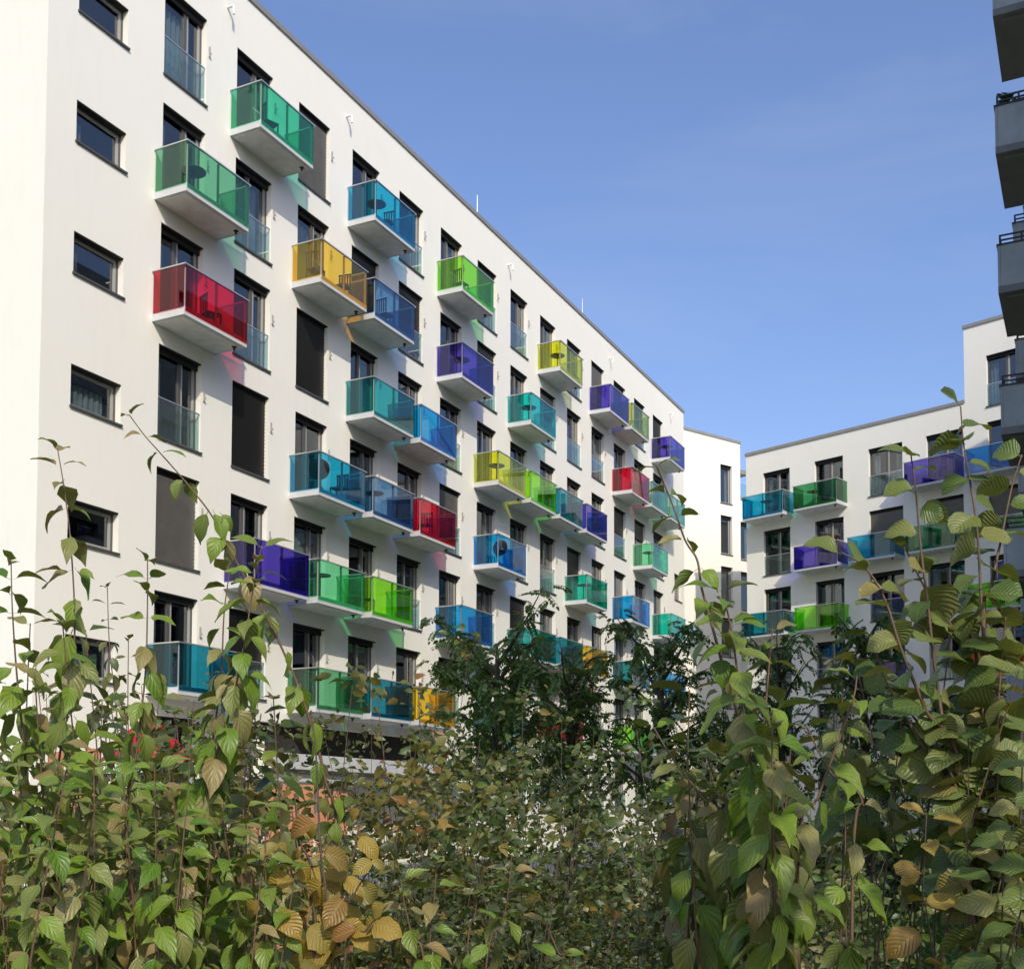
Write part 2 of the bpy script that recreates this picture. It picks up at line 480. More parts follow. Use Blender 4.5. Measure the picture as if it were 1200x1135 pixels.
def sill_mesh(w):
    m = MB(); m.box(-0.03, w + 0.03, -0.05, 0.165, -0.035, 0.012)
    return m.mesh('sill', M['sill'])

def railing_mesh(w):
    m = MB(); m.box(0.03, w - 0.03, 0.03, 0.044, 0.06, 0.98)
    return m.mesh('glass_railing', M['clear'])

def window(bld, x, z, w, h, kind='french', drop=0.0, cur=None, rail=True, seed=0, label=None, bmat='blind'):
    """one window: frame as the part, its sashes, panes, blind, curtain and sill below it"""
    split = {'french': w * 0.60, 'small': None, 'pair': w * 0.5, 'slim': None}[kind]
    if seed % 3 == 0 and kind == 'french': split = w * 0.44
    key = ('f', w, h, split)
    o = link('window', cached(key, lambda: frame_mesh(w, h, split)), bld, (x, 0, z), label=label)
    spans = [(0.055, w - 0.055)] if not split else [(0.055, split - 0.05), (split + 0.05, w - 0.055)]
    for i, (a, b) in enumerate(spans):
        ww, hh = round(b - a, 4), h - 0.11
        lk = cached(('s', ww, hh), lambda: sash_mesh(ww, hh)) if (i == 1 or not split) else None
        if lk: link('sash', lk, o, (a, 0, 0.055))
        link('pane', cached(('p', ww, hh), lambda: pane_mesh(ww, hh)), o, (a, 0, 0.055))
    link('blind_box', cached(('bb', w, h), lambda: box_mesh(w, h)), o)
    link('sill', cached(('si', w), lambda: sill_mesh(w)), o)
    if drop > 0:
        d = round((h - 0.20) * drop, 3)
        link('blind', cached(('bl', w, h, d, bmat), lambda: blind_mesh(w, h - 0.24, d, bmat)), o)
    if cur:
        for (a, ww, mt) in cur:
            sd = seed % 4
            link('curtain', cached(('c', ww, h, sd, mt), lambda: curtain_mesh(ww, h - 0.3, sd, M[mt])), o, (a, 0, 0.02))
    if rail:
        link('glass_railing', cached(('r', w), lambda: railing_mesh(w)), o)
        rm = cached(('rr', w), lambda: MB().box(0.02, w - 0.02, 0.02, 0.054, 0.98, 1.005).mesh('handrail', M['alu']))
        link('handrail', rm, o)
    return o

BW, BD, BT = 2.30, 1.0, 0.20
def balcony(bld, x, z, colour, label, w=BW):
    """one cantilevered balcony: concrete slab as the part, tinted glass panels, rail and drain below it"""
    def slab():
        m = MB()
        m.box(0, w, -BD, 0.0, -BT, 0)
        m.box(0.10, w - 0.10, -BD + 0.10, -0.002, -BT - 0.012, -BT, 1)      # shadow-gap soffit board
        return m.mesh('balcony', [M['concrete'], M['soffit']])
    o = link('balcony', cached(('slab', w), slab), bld, (x, 0, z), label=label)
    g_ = GM[colour]; h = 1.0; t = 0.016; e = 0.025
    third = (w - 2 * e) * 0.5
    def fm():
        m = MB(); m.box(0, third - 0.006, 0, t, -0.10, h); return m.mesh('glass_panel', g_)
    def sm():
        m = MB(); m.box(0, t, 0, BD - e - t - 0.02, -0.02, h); return m.mesh('glass_panel', g_)
    f = cached(('gf', colour, w), fm); s = cached(('gs', colour), sm)
    yo = -BD - t - 0.004
    link('glass_panel', f, o, (e, yo, 0.0)); link('glass_panel', f, o, (e + third + 0.006, yo, 0.0))
    link('glass_panel', s, o, (-t - 0.004, -BD + 0.012, 0)); link('glass_panel', s, o, (w + 0.004, -BD + 0.012, 0))
    def rl():
        m = MB()
        m.box(-0.035, w + 0.035, -BD - 0.045, -BD + 0.005, h, h + 0.03)
        m.box(-0.035, 0.01, -BD + 0.005, -0.01, h, h + 0.03)
        m.box(w - 0.01, w + 0.035, -BD + 0.005, -0.01, h, h + 0.03)
        return m.mesh('handrail', M['alu'])
    link('handrail', cached(('rail', w), rl), o)
    def pm():
        m = MB(); m.box(-0.018, 0.018, -0.025, 0.025, 0, h); return m.mesh('post', M['frame_light'])
    p = cached('post', pm)
    for px in (0.05, w / 2, w - 0.05):
        link('post', p, o, (px, -BD + 0.03, 0))
    def dr():
        m = MB(); m.tube([(0, 0, 0), (0, 0, -0.09)], [0.03, 0.03], 8); m.box(-0.05, 0.05, -0.05, 0.05, -0.022, 0.0)
        return m.mesh('drain_spout', M['c_dark'])
    link('drain_spout', cached('drain', dr), o, (w - 0.22, -BD + 0.22, -BT - 0.012))
    return o

def pick_curtain(seed, w):
    r_ = random.Random(seed)
    q = r_.random()
    if q < 0.22: return None
    if q < 0.62: return [(0.08, round(w * 0.26, 2), 'curtain')]
    if q < 0.80: return [(0.08, round(w * 0.2, 2), 'curtain'), (round(w * 0.72, 2), round(w * 0.22, 2), 'curtain')]
    if q < 0.90: return [(0.08, round(w * 0.8, 2), 'curtain')]
    return [(round(w * 0.5, 2), round(w * 0.4, 2), 'curtain_grey')]

# ---- the long block on the left (local x runs along the facade, y into the building)
RZ_A = math.atan2(A_DIR.y, A_DIR.x)
P0 = -20.206 * A_NOR
bA = empty('apartment_building', (P0.x + A_DIR.x * 18.0, P0.y + A_DIR.y * 18.0, 0), RZ_A)
tag(bA, 'long white seven storey apartment block on the left with rows of coloured glass balconies', 'building', 'white apartment blocks round the courtyard')
XA = lambda t: t - 18.0
colx = lambda k: XA(21.55 + 2.72 * (k - 1))
topz = lambda r: 21.88 + (r - 7) * 3.0
WA, HA = 1.52, 2.28
BALC_A = {(2, 7): 'emerald green', (4, 7): 'cyan blue', (6, 7): 'lime green', (9, 7): 'lemon yellow', (11, 7): 'violet', (12, 7): 'olive yellow', (14, 7): 'violet',
          (1, 6): 'leaf green', (3, 6): 'golden yellow', (4, 6): 'steel blue', (6, 6): 'violet', (8, 6): 'turquoise', (12, 6): 'crimson red', (13, 6): 'pale sea green', (14, 6): 'pale sea green',
          (1, 5): 'crimson red', (4, 5): 'teal', (5, 5): 'azure blue', (7, 5): 'lemon yellow', (8, 5): 'lime green', (9, 5): 'petrol blue', (10, 5): 'violet', (13, 5): 'mint green',
          (3, 4): 'cyan blue', (4, 4): 'steel blue', (5, 4): 'crimson red', (7, 4): 'azure blue', (10, 4): 'sea green', (12, 4): 'azure blue', (14, 4): 'sea green',
          (2, 3): 'violet', (3, 3): 'mint green', (4, 3): 'lime green', (6, 3): 'azure blue', (8, 3): 'teal', (9, 3): 'petrol blue', (10, 3): 'golden yellow', (12, 3): 'dark teal', (14, 3): 'azure blue',
          (1, 2): 'petrol blue', (3, 2): 'leaf green', (4, 2): 'petrol blue', (5, 2): 'golden yellow', (7, 2): 'teal', (9, 2): 'crimson red', (12, 2): 'lime green', (13, 2): 'pale sea green'}
BLIND_A = {(3, 7): 1.0, (3, 5): 1.0, (2, 4): 1.0, (1, 3): 1.0, (4, 6): 0.9, (5, 6): 0.85, (11, 7): 0.75, (5, 4): 0.0, (6, 4): 0.7, (12, 5): 0.9, 
            (7, 6): 0.5, (7, 7): 0.55, (13, 7): 0.5, (14, 7): 1.0, (13, 5): 0.3, (10, 4): 0.5, (2, 2): 0.6, (6, 2): 0.4, (8, 3): 0.5, (9, 6): 0.35}
BROWN = {(3, 7), (1, 3), (6, 4), (11, 7), (9, 6), (6, 2), (7, 7)}
holes, specs = [], []
for r in range(2, 8):
    for k in range(1, 15):
        x, z = colx(k), topz(r) - HA
        holes.append((x, x + WA, z, z + HA)); specs.append((k, r, x, z, WA, HA, 'french'))
for r in range(1, 8):
    x, z = XA(18.85), topz(r) - 1.42 - 0.95
    holes.append((x, x + 1.5, z, z + 0.95)); specs.append((0, r, x, z, 1.5, 0.95, 'small'))
for k in list(range(1, 3)) + list(range(7, 15)):
    x, z = colx(k), topz(1) - HA
    holes.append((x, x + WA, z, z + HA)); specs.append((k, 1, x, z, WA, HA, 'french'))
xs_, zs_ = XA(59.85), 13.6
holes.append((XA(60.2), XA(61.4), 12.9, 14.3)); specs.append((15, 4, XA(60.2), 12.9, 1.2, 1.4, 'small'))
LOG = (XA(25.6), XA(35.3), 2.6, 4.02)
holes.append(LOG)
w_ = MB(); LA = 61.9 - 18.0
front_wall(w_, 0, LA, -0.3, 23.45, holes); body(w_, 0, LA, 12.0, -0.3, 23.45)
w_.build('wall', M['plaster'], bA)
coping(bA, 0, LA, 12.0, 23.45)
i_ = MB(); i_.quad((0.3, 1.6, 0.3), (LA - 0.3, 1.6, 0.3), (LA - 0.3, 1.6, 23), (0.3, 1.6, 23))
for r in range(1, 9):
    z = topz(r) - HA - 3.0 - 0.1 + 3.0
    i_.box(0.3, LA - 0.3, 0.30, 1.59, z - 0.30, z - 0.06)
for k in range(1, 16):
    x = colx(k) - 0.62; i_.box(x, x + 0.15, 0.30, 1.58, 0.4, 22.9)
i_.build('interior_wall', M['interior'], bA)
for n, (k, r, x, z, w, h, kind) in enumerate(specs):
    hasb = (k, r) in BALC_A
    drop = BLIND_A.get((k, r), 0.0)
    window(bA, x, z, w, h, kind, drop=drop, cur=None if drop > 0.8 else pick_curtain(n * 7 + 3, w), rail=(kind == 'french' and not hasb and drop < 0.95), seed=n,
           bmat='blind' if (k, r) in BROWN else 'blind_dark',
           label=('window with its brown blind let all the way down' if (k, r) in BROWN else 'window with its dark blind let all the way down') if drop > 0.8 else None)
for (k, r), c in BALC_A.items():
    balcony(bA, colx(k) - 0.25, topz(r) - 2.36, c, 'balcony with %s glass' % c)
# ground-floor loggia: back wall, floor slab, pale parapet
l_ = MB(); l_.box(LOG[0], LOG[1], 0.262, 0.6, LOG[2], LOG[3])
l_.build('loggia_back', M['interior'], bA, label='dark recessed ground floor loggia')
t_ = MB(); t_.box(XA(24.6), XA(36.3), -1.25, -1.05, 2.72, 3.12); t_.box(XA(24.6), XA(36.3), -1.05, 0.0, 2.40, 2.59)
t_.build('terrace_parapet', M['concrete'], bA)
# hooked overflow pipes under the roof line, lightning rods, little shutter stays beside the openings
sp = MB(); sp.tube([(0, 0, 0), (0, -0.17, 0.0), (0, -0.21, -0.04), (0, -0.21, -0.24)], [0.035] * 4, 8)
spm = sp.mesh('overflow_pipe', M['white'])
for t in (23.85, 29.35, 40.35, 50.9, 59.5):
    link('overflow_pipe', spm, bA, (XA(t), 0, 22.7))
rd = MB(); rd.tube([(0, 0, 0), (0, 0, 0.9)], [0.008, 0.004], 6); rdm = rd.mesh('lightning_rod', M['alu'])
for t in (38.2, 48.2):
    link('lightning_rod', rdm, bA, (XA(t), 0.2, 23.6))
st = MB(); st.box(0, 0.025, -0.05, 0, 0, 0.26); st.box(0, 0.025, -0.09, -0.05, 0.05, 0.09); stm = st.mesh('shutter_stay', M['frame_light'])
for (k, r, x, z, w, h, kind) in specs:
    if kind == 'french' and r > 1:
        link('shutter_stay', stm, bA, (x + w + 0.07, 0, z + 1.35))

# ---- the block on the right, seen behind the shrubs
THB = R(-44.515)
B0 = Vector((12.8213, 60.3075, 0))
bB = empty('apartment_building', B0, THB)
tag(bB, 'white apartment block beyond the courtyard on the right, its far end stepping up one storey', 'building', 'white apartment blocks round the courtyard')
BCOL = [(0.0, 1.55), (2.95, 1.55), (5.84, 1.72), (8.72, 1.72), (11.57, 1.70), (14.5, 1.7), (17.4, 1.7)]
btop = lambda r: 18.92 + (r - 7) * 3.0
BALC_B = {(1, 7): 'cyan blue', (2, 7): 'bottle green', (4, 7): 'violet', (5, 7): 'azure blue',
          (2, 6): 'violet', (3, 6): 'cyan blue', (4, 6): 'bottle green', (6, 6): 'leaf green',
          (1, 5): 'dark teal', (2, 5): 'lime green', (5, 5): 'lime green', (3, 4): 'violet', (5, 4): 'orange', (1, 3): 'petrol blue', (4, 3): 'teal'}
BLIND_B = {(3, 6): 1.0, (4, 6): 0.3, (1, 4): 0.4, (5, 6): 0.5}
hB1, hB2, sB = [], [], []
for k, (s, w) in enumerate(BCOL, 1):
    for r in range(1, 9 if k >= 5 else 8):
        z = btop(r) - 2.30
        if z < 0.2: continue
        (hB2 if k >= 5 else hB1).append((s, s + w, z, z + 2.30)); sB.append((k, r, s, z, w))
wb = MB(); front_wall(wb, -1.02, 10.57, -0.3, 20.02, hB1); body(wb, -1.02, 10.57, 12, -0.3, 20.02)
wb.build('wall', M['plaster'], bB)
wb = MB(); front_wall(wb, 10.57, 21.0, -0.3, 23.42, hB2); body(wb, 10.57, 21.0, 12.01, -0.3, 23.42)
wb.build('wall', M['plaster'], bB, label='taller end section of the block')
coping(bB, -1.02, 10.50, 12, 20.02); coping(bB, 10.57, 21.0, 12, 23.42)
i_ = MB(); i_.quad((-0.8, 1.6, 0.3), (20.8, 1.6, 0.3), (20.8, 1.6, 19.8), (-0.8, 1.6, 19.8)); i_.quad((10.8, 1.6, 19.8), (20.8, 1.6, 19.8), (20.8, 1.6, 23), (10.8, 1.6, 23))
for r in range(2, 8):
    z = btop(r) - 2.4; i_.box(-0.8, 20.8, 0.3, 1.59, z - 0.3, z - 0.06)
for s, w in BCOL: i_.box(s - 0.7, s - 0.55, 0.3, 1.58, 0.4, 19.7)
i_.build('interior_wall', M['interior'], bB)
for n, (k, r, s, z, w) in enumerate(sB):
    window(bB, s, z, w, 2.30, 'pair', drop=BLIND_B.get((k, r), 0), cur=pick_curtain(n * 5 + 1, w), rail=(k, r) not in BALC_B, seed=n)
for (k, r), c in BALC_B.items():
    balcony(bB, BCOL[k - 1][0] - 0.60, btop(r) - 2.36, c, 'balcony with %s glass' % c, w=2.36)

# ---- the end wing closing the courtyard, angled to the sun, with a lower link behind it
W0 = Vector((9.70, 66.89, 0)); wd = Vector((3.74, 2.71, 0)).normalized()
bW = empty('apartment_building', W0, math.atan2(wd.y, wd.x))
tag(bW, 'narrow white end wing between the two big blocks, with single slim windows', 'building', 'white apartment blocks round the courtyard')
hW, sW = [], []
for r in range(1, 8):
    z = topz(r) - 2.28; hW.append((2.97, 3.92, z, z + 2.28)); sW.append((2.97, z))
ww = MB(); front_wall(ww, -3.0, 4.62, -0.3, 23.35, hW); body(ww, -3.0, 4.62, 10, -0.3, 23.35); ww.build('wall', M['plaster'], bW)
coping(bW, -3.0, 4.62, 10, 23.35)
hL, sL = [], []
for r in range(1, 7):
    z = topz(r) - 2.28
    for x in (4.95, 7.6):
        hL.append((x, x + 1.2, z, z + 2.28)); sL.append((x, z))
lw_ = MB(); front_wall(lw_, 4.64, 12.5, -0.3, 20.2, hL, y=0.45); body(lw_, 4.64, 12.5, 9, -0.3, 20.2, y0=0.45)
lw_.build('wall', M['plaster'], bW, label='lower link section beside the wing')
c_ = MB(); c_.box(4.66, 12.55, 0.38, 0.8, 20.2, 20.36); c_.build('coping', M['coping'], bW)
c_ = MB(); c_.box(4.63, 6.4, 1.0, 2.6, 22.0, 22.25); c_.build('canopy', M['c_slab'], bW)
c_ = MB(); c_.box(4.70, 9.0, 0.9, 0.916, 20.37, 21.35); c_.build('glass_railing', M['clear'], bW)
i_ = MB(); i_.box(-2.8, 4.5, 1.4, 1.5, 0.3, 23); i_.box(4.7, 12, 1.9, 2.0, 0.3, 19.8); i_.build('interior_wall', M['interior'], bW)
for n, (x, z) in enumerate(sW):
    window(bW, x, z, 0.95, 2.28, 'slim', cur=pick_curtain(n * 11 + 2, 0.95), rail=False, seed=n)
for n, (x, z) in enumerate(sL):
    o = window(bW, x, z, 1.2, 2.28, 'slim', cur=pick_curtain(n * 13 + 5, 1.2), rail=False, seed=n); o.location.y = 0.45

# ---- the grey block at the right edge: only its balconies reach into the picture
def cpos(t, n): return A_DIR * t + A_NOR * n
C0 = cpos(48.0, 0.12)
bC = empty('apartment_building', C0, math.atan2(-A_DIR.y, -A_DIR.x))
tag(bC, 'shaded grey apartment block at the right edge with stacked dark balconies', 'building')
XC = lambda t: 48.0 - t
hC, sC = [], []
for r in range(0, 7):
    for t in (27.2, 32.7, 38.2, 43.6, 21.5, 16.0, 10.5):
        z = 0.4 + r * 3.0
        hC.append((XC(t) - 1.8, XC(t), z, z + 2.3)); sC.append((XC(t) - 1.8, z))
wc = MB()
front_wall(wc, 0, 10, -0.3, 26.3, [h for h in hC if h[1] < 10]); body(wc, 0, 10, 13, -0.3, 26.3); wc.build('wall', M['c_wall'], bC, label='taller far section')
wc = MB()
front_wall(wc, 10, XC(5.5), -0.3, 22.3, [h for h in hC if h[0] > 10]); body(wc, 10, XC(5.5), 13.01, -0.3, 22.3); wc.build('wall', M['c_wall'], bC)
i_ = MB(); i_.box(0.3, XC(5.8), 1.2, 1.4, 0.3, 21); i_.build('interior_wall', M['interior'], bC)
for n, (x, z) in enumerate(sC):
    window(bC, x, z, 1.8, 2.3, 'pair', cur=pick_curtain(n * 3 + 8, 1.8), rail=False, seed=n)
def c_balcony(t0, t1, z):
    """z: top of the parapet"""
    n0 = -1.87
    xa, xb = XC(t1), XC(t0)
    m = MB(); m.box(xa, xb, n0, 0.0, z - 1.05, z - 0.90); m.box(xa + 0.16, xb - 0.16, n0 + 0.16, -0.01, z - 1.11, z - 1.05)
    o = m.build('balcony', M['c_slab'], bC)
    for (a, b, c, d) in ((xa, xb, n0, n0 + 0.05), (xb - 0.05, xb, n0 + 0.052, -0.01), (xa, xa + 0.05, n0 + 0.052, -0.01)):
        if b - a > 1:
            k = 3; s = (b - a) / k
            for i in range(k):
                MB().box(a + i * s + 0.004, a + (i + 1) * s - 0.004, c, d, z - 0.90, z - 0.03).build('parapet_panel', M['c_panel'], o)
        else:
            k = 2; s = (d - c) / k
            for i in range(k):
                MB().box(a, b, c + i * s + 0.004, c + (i + 1) * s - 0.004, z - 0.90, z - 0.03).build('parapet_panel', M['c_panel'], o)
    m = MB(); m.box(xa - 0.02, xb + 0.02, n0 - 0.02, n0 + 0.07, z - 0.03, z); m.box(xb - 0.07, xb + 0.02, n0 + 0.07, 0, z - 0.03, z); m.box(xa - 0.02, xa + 0.07, n0 + 0.07, 0, z - 0.03, z)
    m.build('parapet_cap', M['c_dark'], o)
    m = MB()
    for h_ in (0.10, 0.20):
        m.box(xa + 0.03, xb - 0.01, n0 + 0.03, n0 + 0.06, z + h_ - 0.03, z + h_); m.box(xb - 0.04, xb - 0.01, n0 + 0.06, -0.01, z + h_ - 0.03, z + h_)
    yy = n0 + 0.03
    while yy < -0.1:
        m.box(xb - 0.045, xb - 0.005, yy, yy + 0.04, z, z + 0.17); yy += 0.42
    m.build('railing', M['c_dark'], o)
for z in (22.5, 19.5, 16.5, 13.5, 10.5, 7.5, 4.5):
    c_balcony(26.42, 28.98, z)
for z in (19.5, 16.5, 13.5, 10.5, 7.5, 4.5):
    c_balcony(32.0, 34.6, z); c_balcony(37.5, 40.1, z)

# ------------------------------------------------------------------ balcony furniture (things of their own)
def chair_parts():
    s = MB().box(-0.20, 0.20, -0.20, 0.20, 0.42, 0.45).mesh('seat', M['black'])
    b = MB()
    for i in range(5): b.box(-0.19 + i * 0.085, -0.15 + i * 0.085, 0.185, 0.20, 0.47, 0.86)
    b.box(-0.20, 0.20, 0.18, 0.205, 0.86, 0.90)
    b = b.mesh('backrest', M['black'])
    l = MB().box(-0.015, 0.015, -0.015, 0.015, 0, 0.42).mesh('leg', M['black'])
    return s, b, l
cs, cb, cl = chair_parts()
tt = MB(); tt.tube([(0, 0, 0.71), (0, 0, 0.735)], [0.30, 0.30], 20); ttm = tt.mesh('tabletop', M['black'])
tg_ = MB(); tg_.tube([(0, 0, 0.02), (0, 0, 0.71)], [0.022, 0.022], 8); tgm = tg_.mesh('pedestal', M['black'])
tb_ = MB(); tb_.box(-0.2, 0.2, -0.02, 0.02, 0, 0.025); tb_.box(-0.02, 0.02, -0.2, 0.2, 0, 0.0245); tbm = tb_.mesh('foot', M['black'])
def bal_point(k, r, dx, dy):
    loc = Vector((colx(k) - 0.25 + dx, -dy, topz(r) - 2.36))
    return Matrix.Translation(bA.location) @ Matrix.Rotation(RZ_A, 4, 'Z') @ loc
def balB_point(k, r, dx, dy):
    loc = Vector((BCOL[k - 1][0] - 0.60 + dx, -dy, btop(r) - 2.36))
    return Matrix.Translation(bB.location) @ Matrix.Rotation(THB, 4, 'Z') @ loc
def chair(p, rz, label):
    t = empty('chair', p, rz); tag(t, label, 'chair', 'chairs on the balconies')
    link('seat', cs, t); link('backrest', cb, t)
    for a in (-0.18, 0.18):
        for b in (-0.18, 0.18): link('leg', cl, t, (a, b, 0))
def table(p, label):
    t = empty('table', p); tag(t, label, 'table', 'tables on the balconies')
    link('tabletop', ttm, t); link('pedestal', tgm, t); link('foot', tbm, t)
FURN_T = {(1, 6): ('leaf green', 'second highest, left end'), (4, 7): 0, (9, 7): 0, (8, 6): 0, (3, 6): 0, (7, 5): 0, (3, 3): 0, (14, 7): 0, (13, 5): 0, (10, 4): 0}
where = {(1, 6): 'the leaf green balcony above the red one', (2, 7): 'the topmost emerald green balcony', (4, 7): 'the topmost cyan blue balcony', (9, 7): 'the topmost lemon yellow balcony',
         (8, 6): 'the turquoise balcony below the topmost lemon one', (3, 6): 'the golden yellow balcony under the top row', (7, 5): 'the lower lemon yellow balcony', (3, 3): 'the mint green balcony right of the violet one',
         (14, 7): 'the violet balcony at the roof corner', (13, 5): 'the far mint green balcony below the red one', (10, 4): 'the sea green balcony above the tree', (1, 5): 'the crimson balcony at the left end',
         (3, 4): 'the cyan balcony left of the steel blue one', (4, 4): 'the steel blue balcony beside the red one', (7, 4): 'the azure balcony under the lemon yellow one', (4, 6): 'the steel blue balcony beside the golden one',
         (5, 4): 'the red balcony right of the steel blue one', (6, 6): 'the violet balcony under the top lime green one', (6, 7): 'the topmost lime green balcony', (4, 3): 'the lime green balcony right of the mint one'}
for (k, r) in ((1, 6), (4, 7), (9, 7), (8, 6), (7, 5), (3, 3), (14, 7), (13, 5), (10, 4), (4, 4), (6, 6)):
    table(bal_point(k, r, 0.75, 0.55), 'small round black table on ' + where[(k, r)])
for (k, r, dx, dy, a) in ((2, 7, 0.9, 0.55, 1.2), (3, 6, 1.75, 0.5, -1.4), (3, 6, 0.5, 0.45, 1.6), (1, 5, 1.5, 0.5, 1.2), (4, 6, 1.3, 0.55, 1.5), (3, 4, 1.7, 0.5, -1.5),
                          (5, 4, 1.2, 0.5, -1.3), (6, 7, 0.8, 0.5, 1.4), (4, 3, 0.5, 0.5, 0.4), (4, 7, 1.4, 0.5, -1.5)):
    pos = ', right end' if dx > 1.6 else (', left end' if (k, r) in ((3, 6), (3, 4)) else '')
    chair(bal_point(k, r, dx, dy), RZ_A + a, 'black slatted chair on ' + where[(k, r)] + pos)
def round_chair(p, rz, label):
    t = empty('round_armchair', p, rz); tag(t, label, 'armchair', 'round armchairs on the balconies')
    b = MB(); ns_ = 24
    rr_ = [(0.02, .05), (.14, .04), (.25, .0), (.30, -.06)]
    rg = [[(r_ * math.cos(2 * math.pi * q / ns_), h_, .62 + r_ * math.sin(2 * math.pi * q / ns_)) for q in range(ns_)] for r_, h_ in rr_]
    for a, c in zip(rg, rg[1:]):
        for q in range(ns_): b.quad(a[q], a[(q + 1) % ns_], c[(q + 1) % ns_], c[q])
    o = b.build('seat_shell', M['black'], t, smooth=True); o.rotation_euler = (-.45, 0, 0); o.location = (0, .25, .0)
    for q in range(4):
        a = math.pi / 4 + q * math.pi / 2
        MB().tube([(.1 * math.cos(a), .1 * math.sin(a), .38), (.3 * math.cos(a), .3 * math.sin(a), 0)], [.014, .014], 6).build('leg', M['wood'], t)
round_chair(bal_point(7, 4, .62, .5), RZ_A + 2.6, 'black round backed armchair on ' + where[(7, 4)])
round_chair(bal_point(3, 4, .55, .5), RZ_A + 2.4, 'black round backed armchair on ' + where[(3, 4)])
table(balB_point(2, 7, 0.8, 0.5), 'small black table on the green top balcony of the right block')
table(balB_point(1, 7, 1.1, 0.5), 'small black table on the blue corner balcony of the right block')

# ------------------------------------------------------------------ leaves
PROF = {
    'dog': [(0, .02), (.09, .15), (.22, .245), (.38, .275), (.55, .24), (.72, .155), (.86, .065), (1, 0.004)],
    'horn': [(0, .07), (.08, .19), (.22, .30), (.40, .345), (.58, .33), (.75, .25), (.89, .125), (1, .004)],
    'alder': [(0, .10), (.08, .25), (.22, .38), (.42, .43), (.62, .41), (.79, .32), (.92, .18), (1, .03)],
    'tiny': [(0, .02), (.3, .26), (.65, .22), (1, .004)],
}
def leaf_geom(kind, fold, droop, wave, seed):
    r_ = random.Random(seed); prof = PROF[kind]; V, Fc, UV = [], [], []
    cols = (-1, -.5, 0, .5, 1) if kind != 'tiny' else (-1, 0, 1)
    ph = r_.random() * 6; asy = r_.uniform(-.14, .14)
    for i, (s, w) in enumerate(prof):
        jag = 1 + (0.055 if i % 2 else -0.035) * (kind in ('horn', 'alder'))
        for c in cols:
            x = c * w * (jag if abs(c) == 1 else 1) * (1 + (r_.uniform(-.13, .13) if abs(c) == 1 else 0)) * (1 + asy * (1 if c > 0 else -1))
            ang = droop * s
            y = math.sin(ang) / droop if abs(droop) > 1e-3 else s
            z = -(1 - math.cos(ang)) / droop if abs(droop) > 1e-3 else 0
            z += fold * abs(c) * w * (1.0 - 0.35 * abs(c)) + wave * abs(c) * math.sin(s * 9 + ph + (1.7 if c > 0 else 0))
            V.append((x + 0.05 * wave * math.sin(s * 4 + ph), y, z)); UV.append((c * .5 + .5, s))
    nc = len(cols)
    for i in range(len(prof) - 1):
        for j in range(nc - 1):
            a = i * nc + j; Fc.append((a, a + 1, a + nc + 1, a + nc))
    if kind != 'tiny':       # the stalk
        n = len(V); V += [(-.012, -.16, .01), (.012, -.16, .01), (.014, .0, 0), (-.014, .0, 0)]; UV += [(.5, .5)] * 4
        Fc.append((n, n + 1, n + 2, n + 3))
    return V, Fc, UV
def leaf_mesh(name, kind, mat, fold, droop, wave, seed):
    V, Fc, UV = leaf_geom(kind, fold, droop, wave, seed)
    me = bpy.data.meshes.new(name); me.from_pydata(V, [], Fc)
    uv = me.uv_layers.new(name='UVMap')
    idx = np.array([i for f in Fc for i in f]); uv.data.foreach_set('uv', np.array(UV)[idx].ravel())
    me.polygons.foreach_set('use_smooth', [True] * len(Fc)); me.materials.append(mat); me.update()
    return me

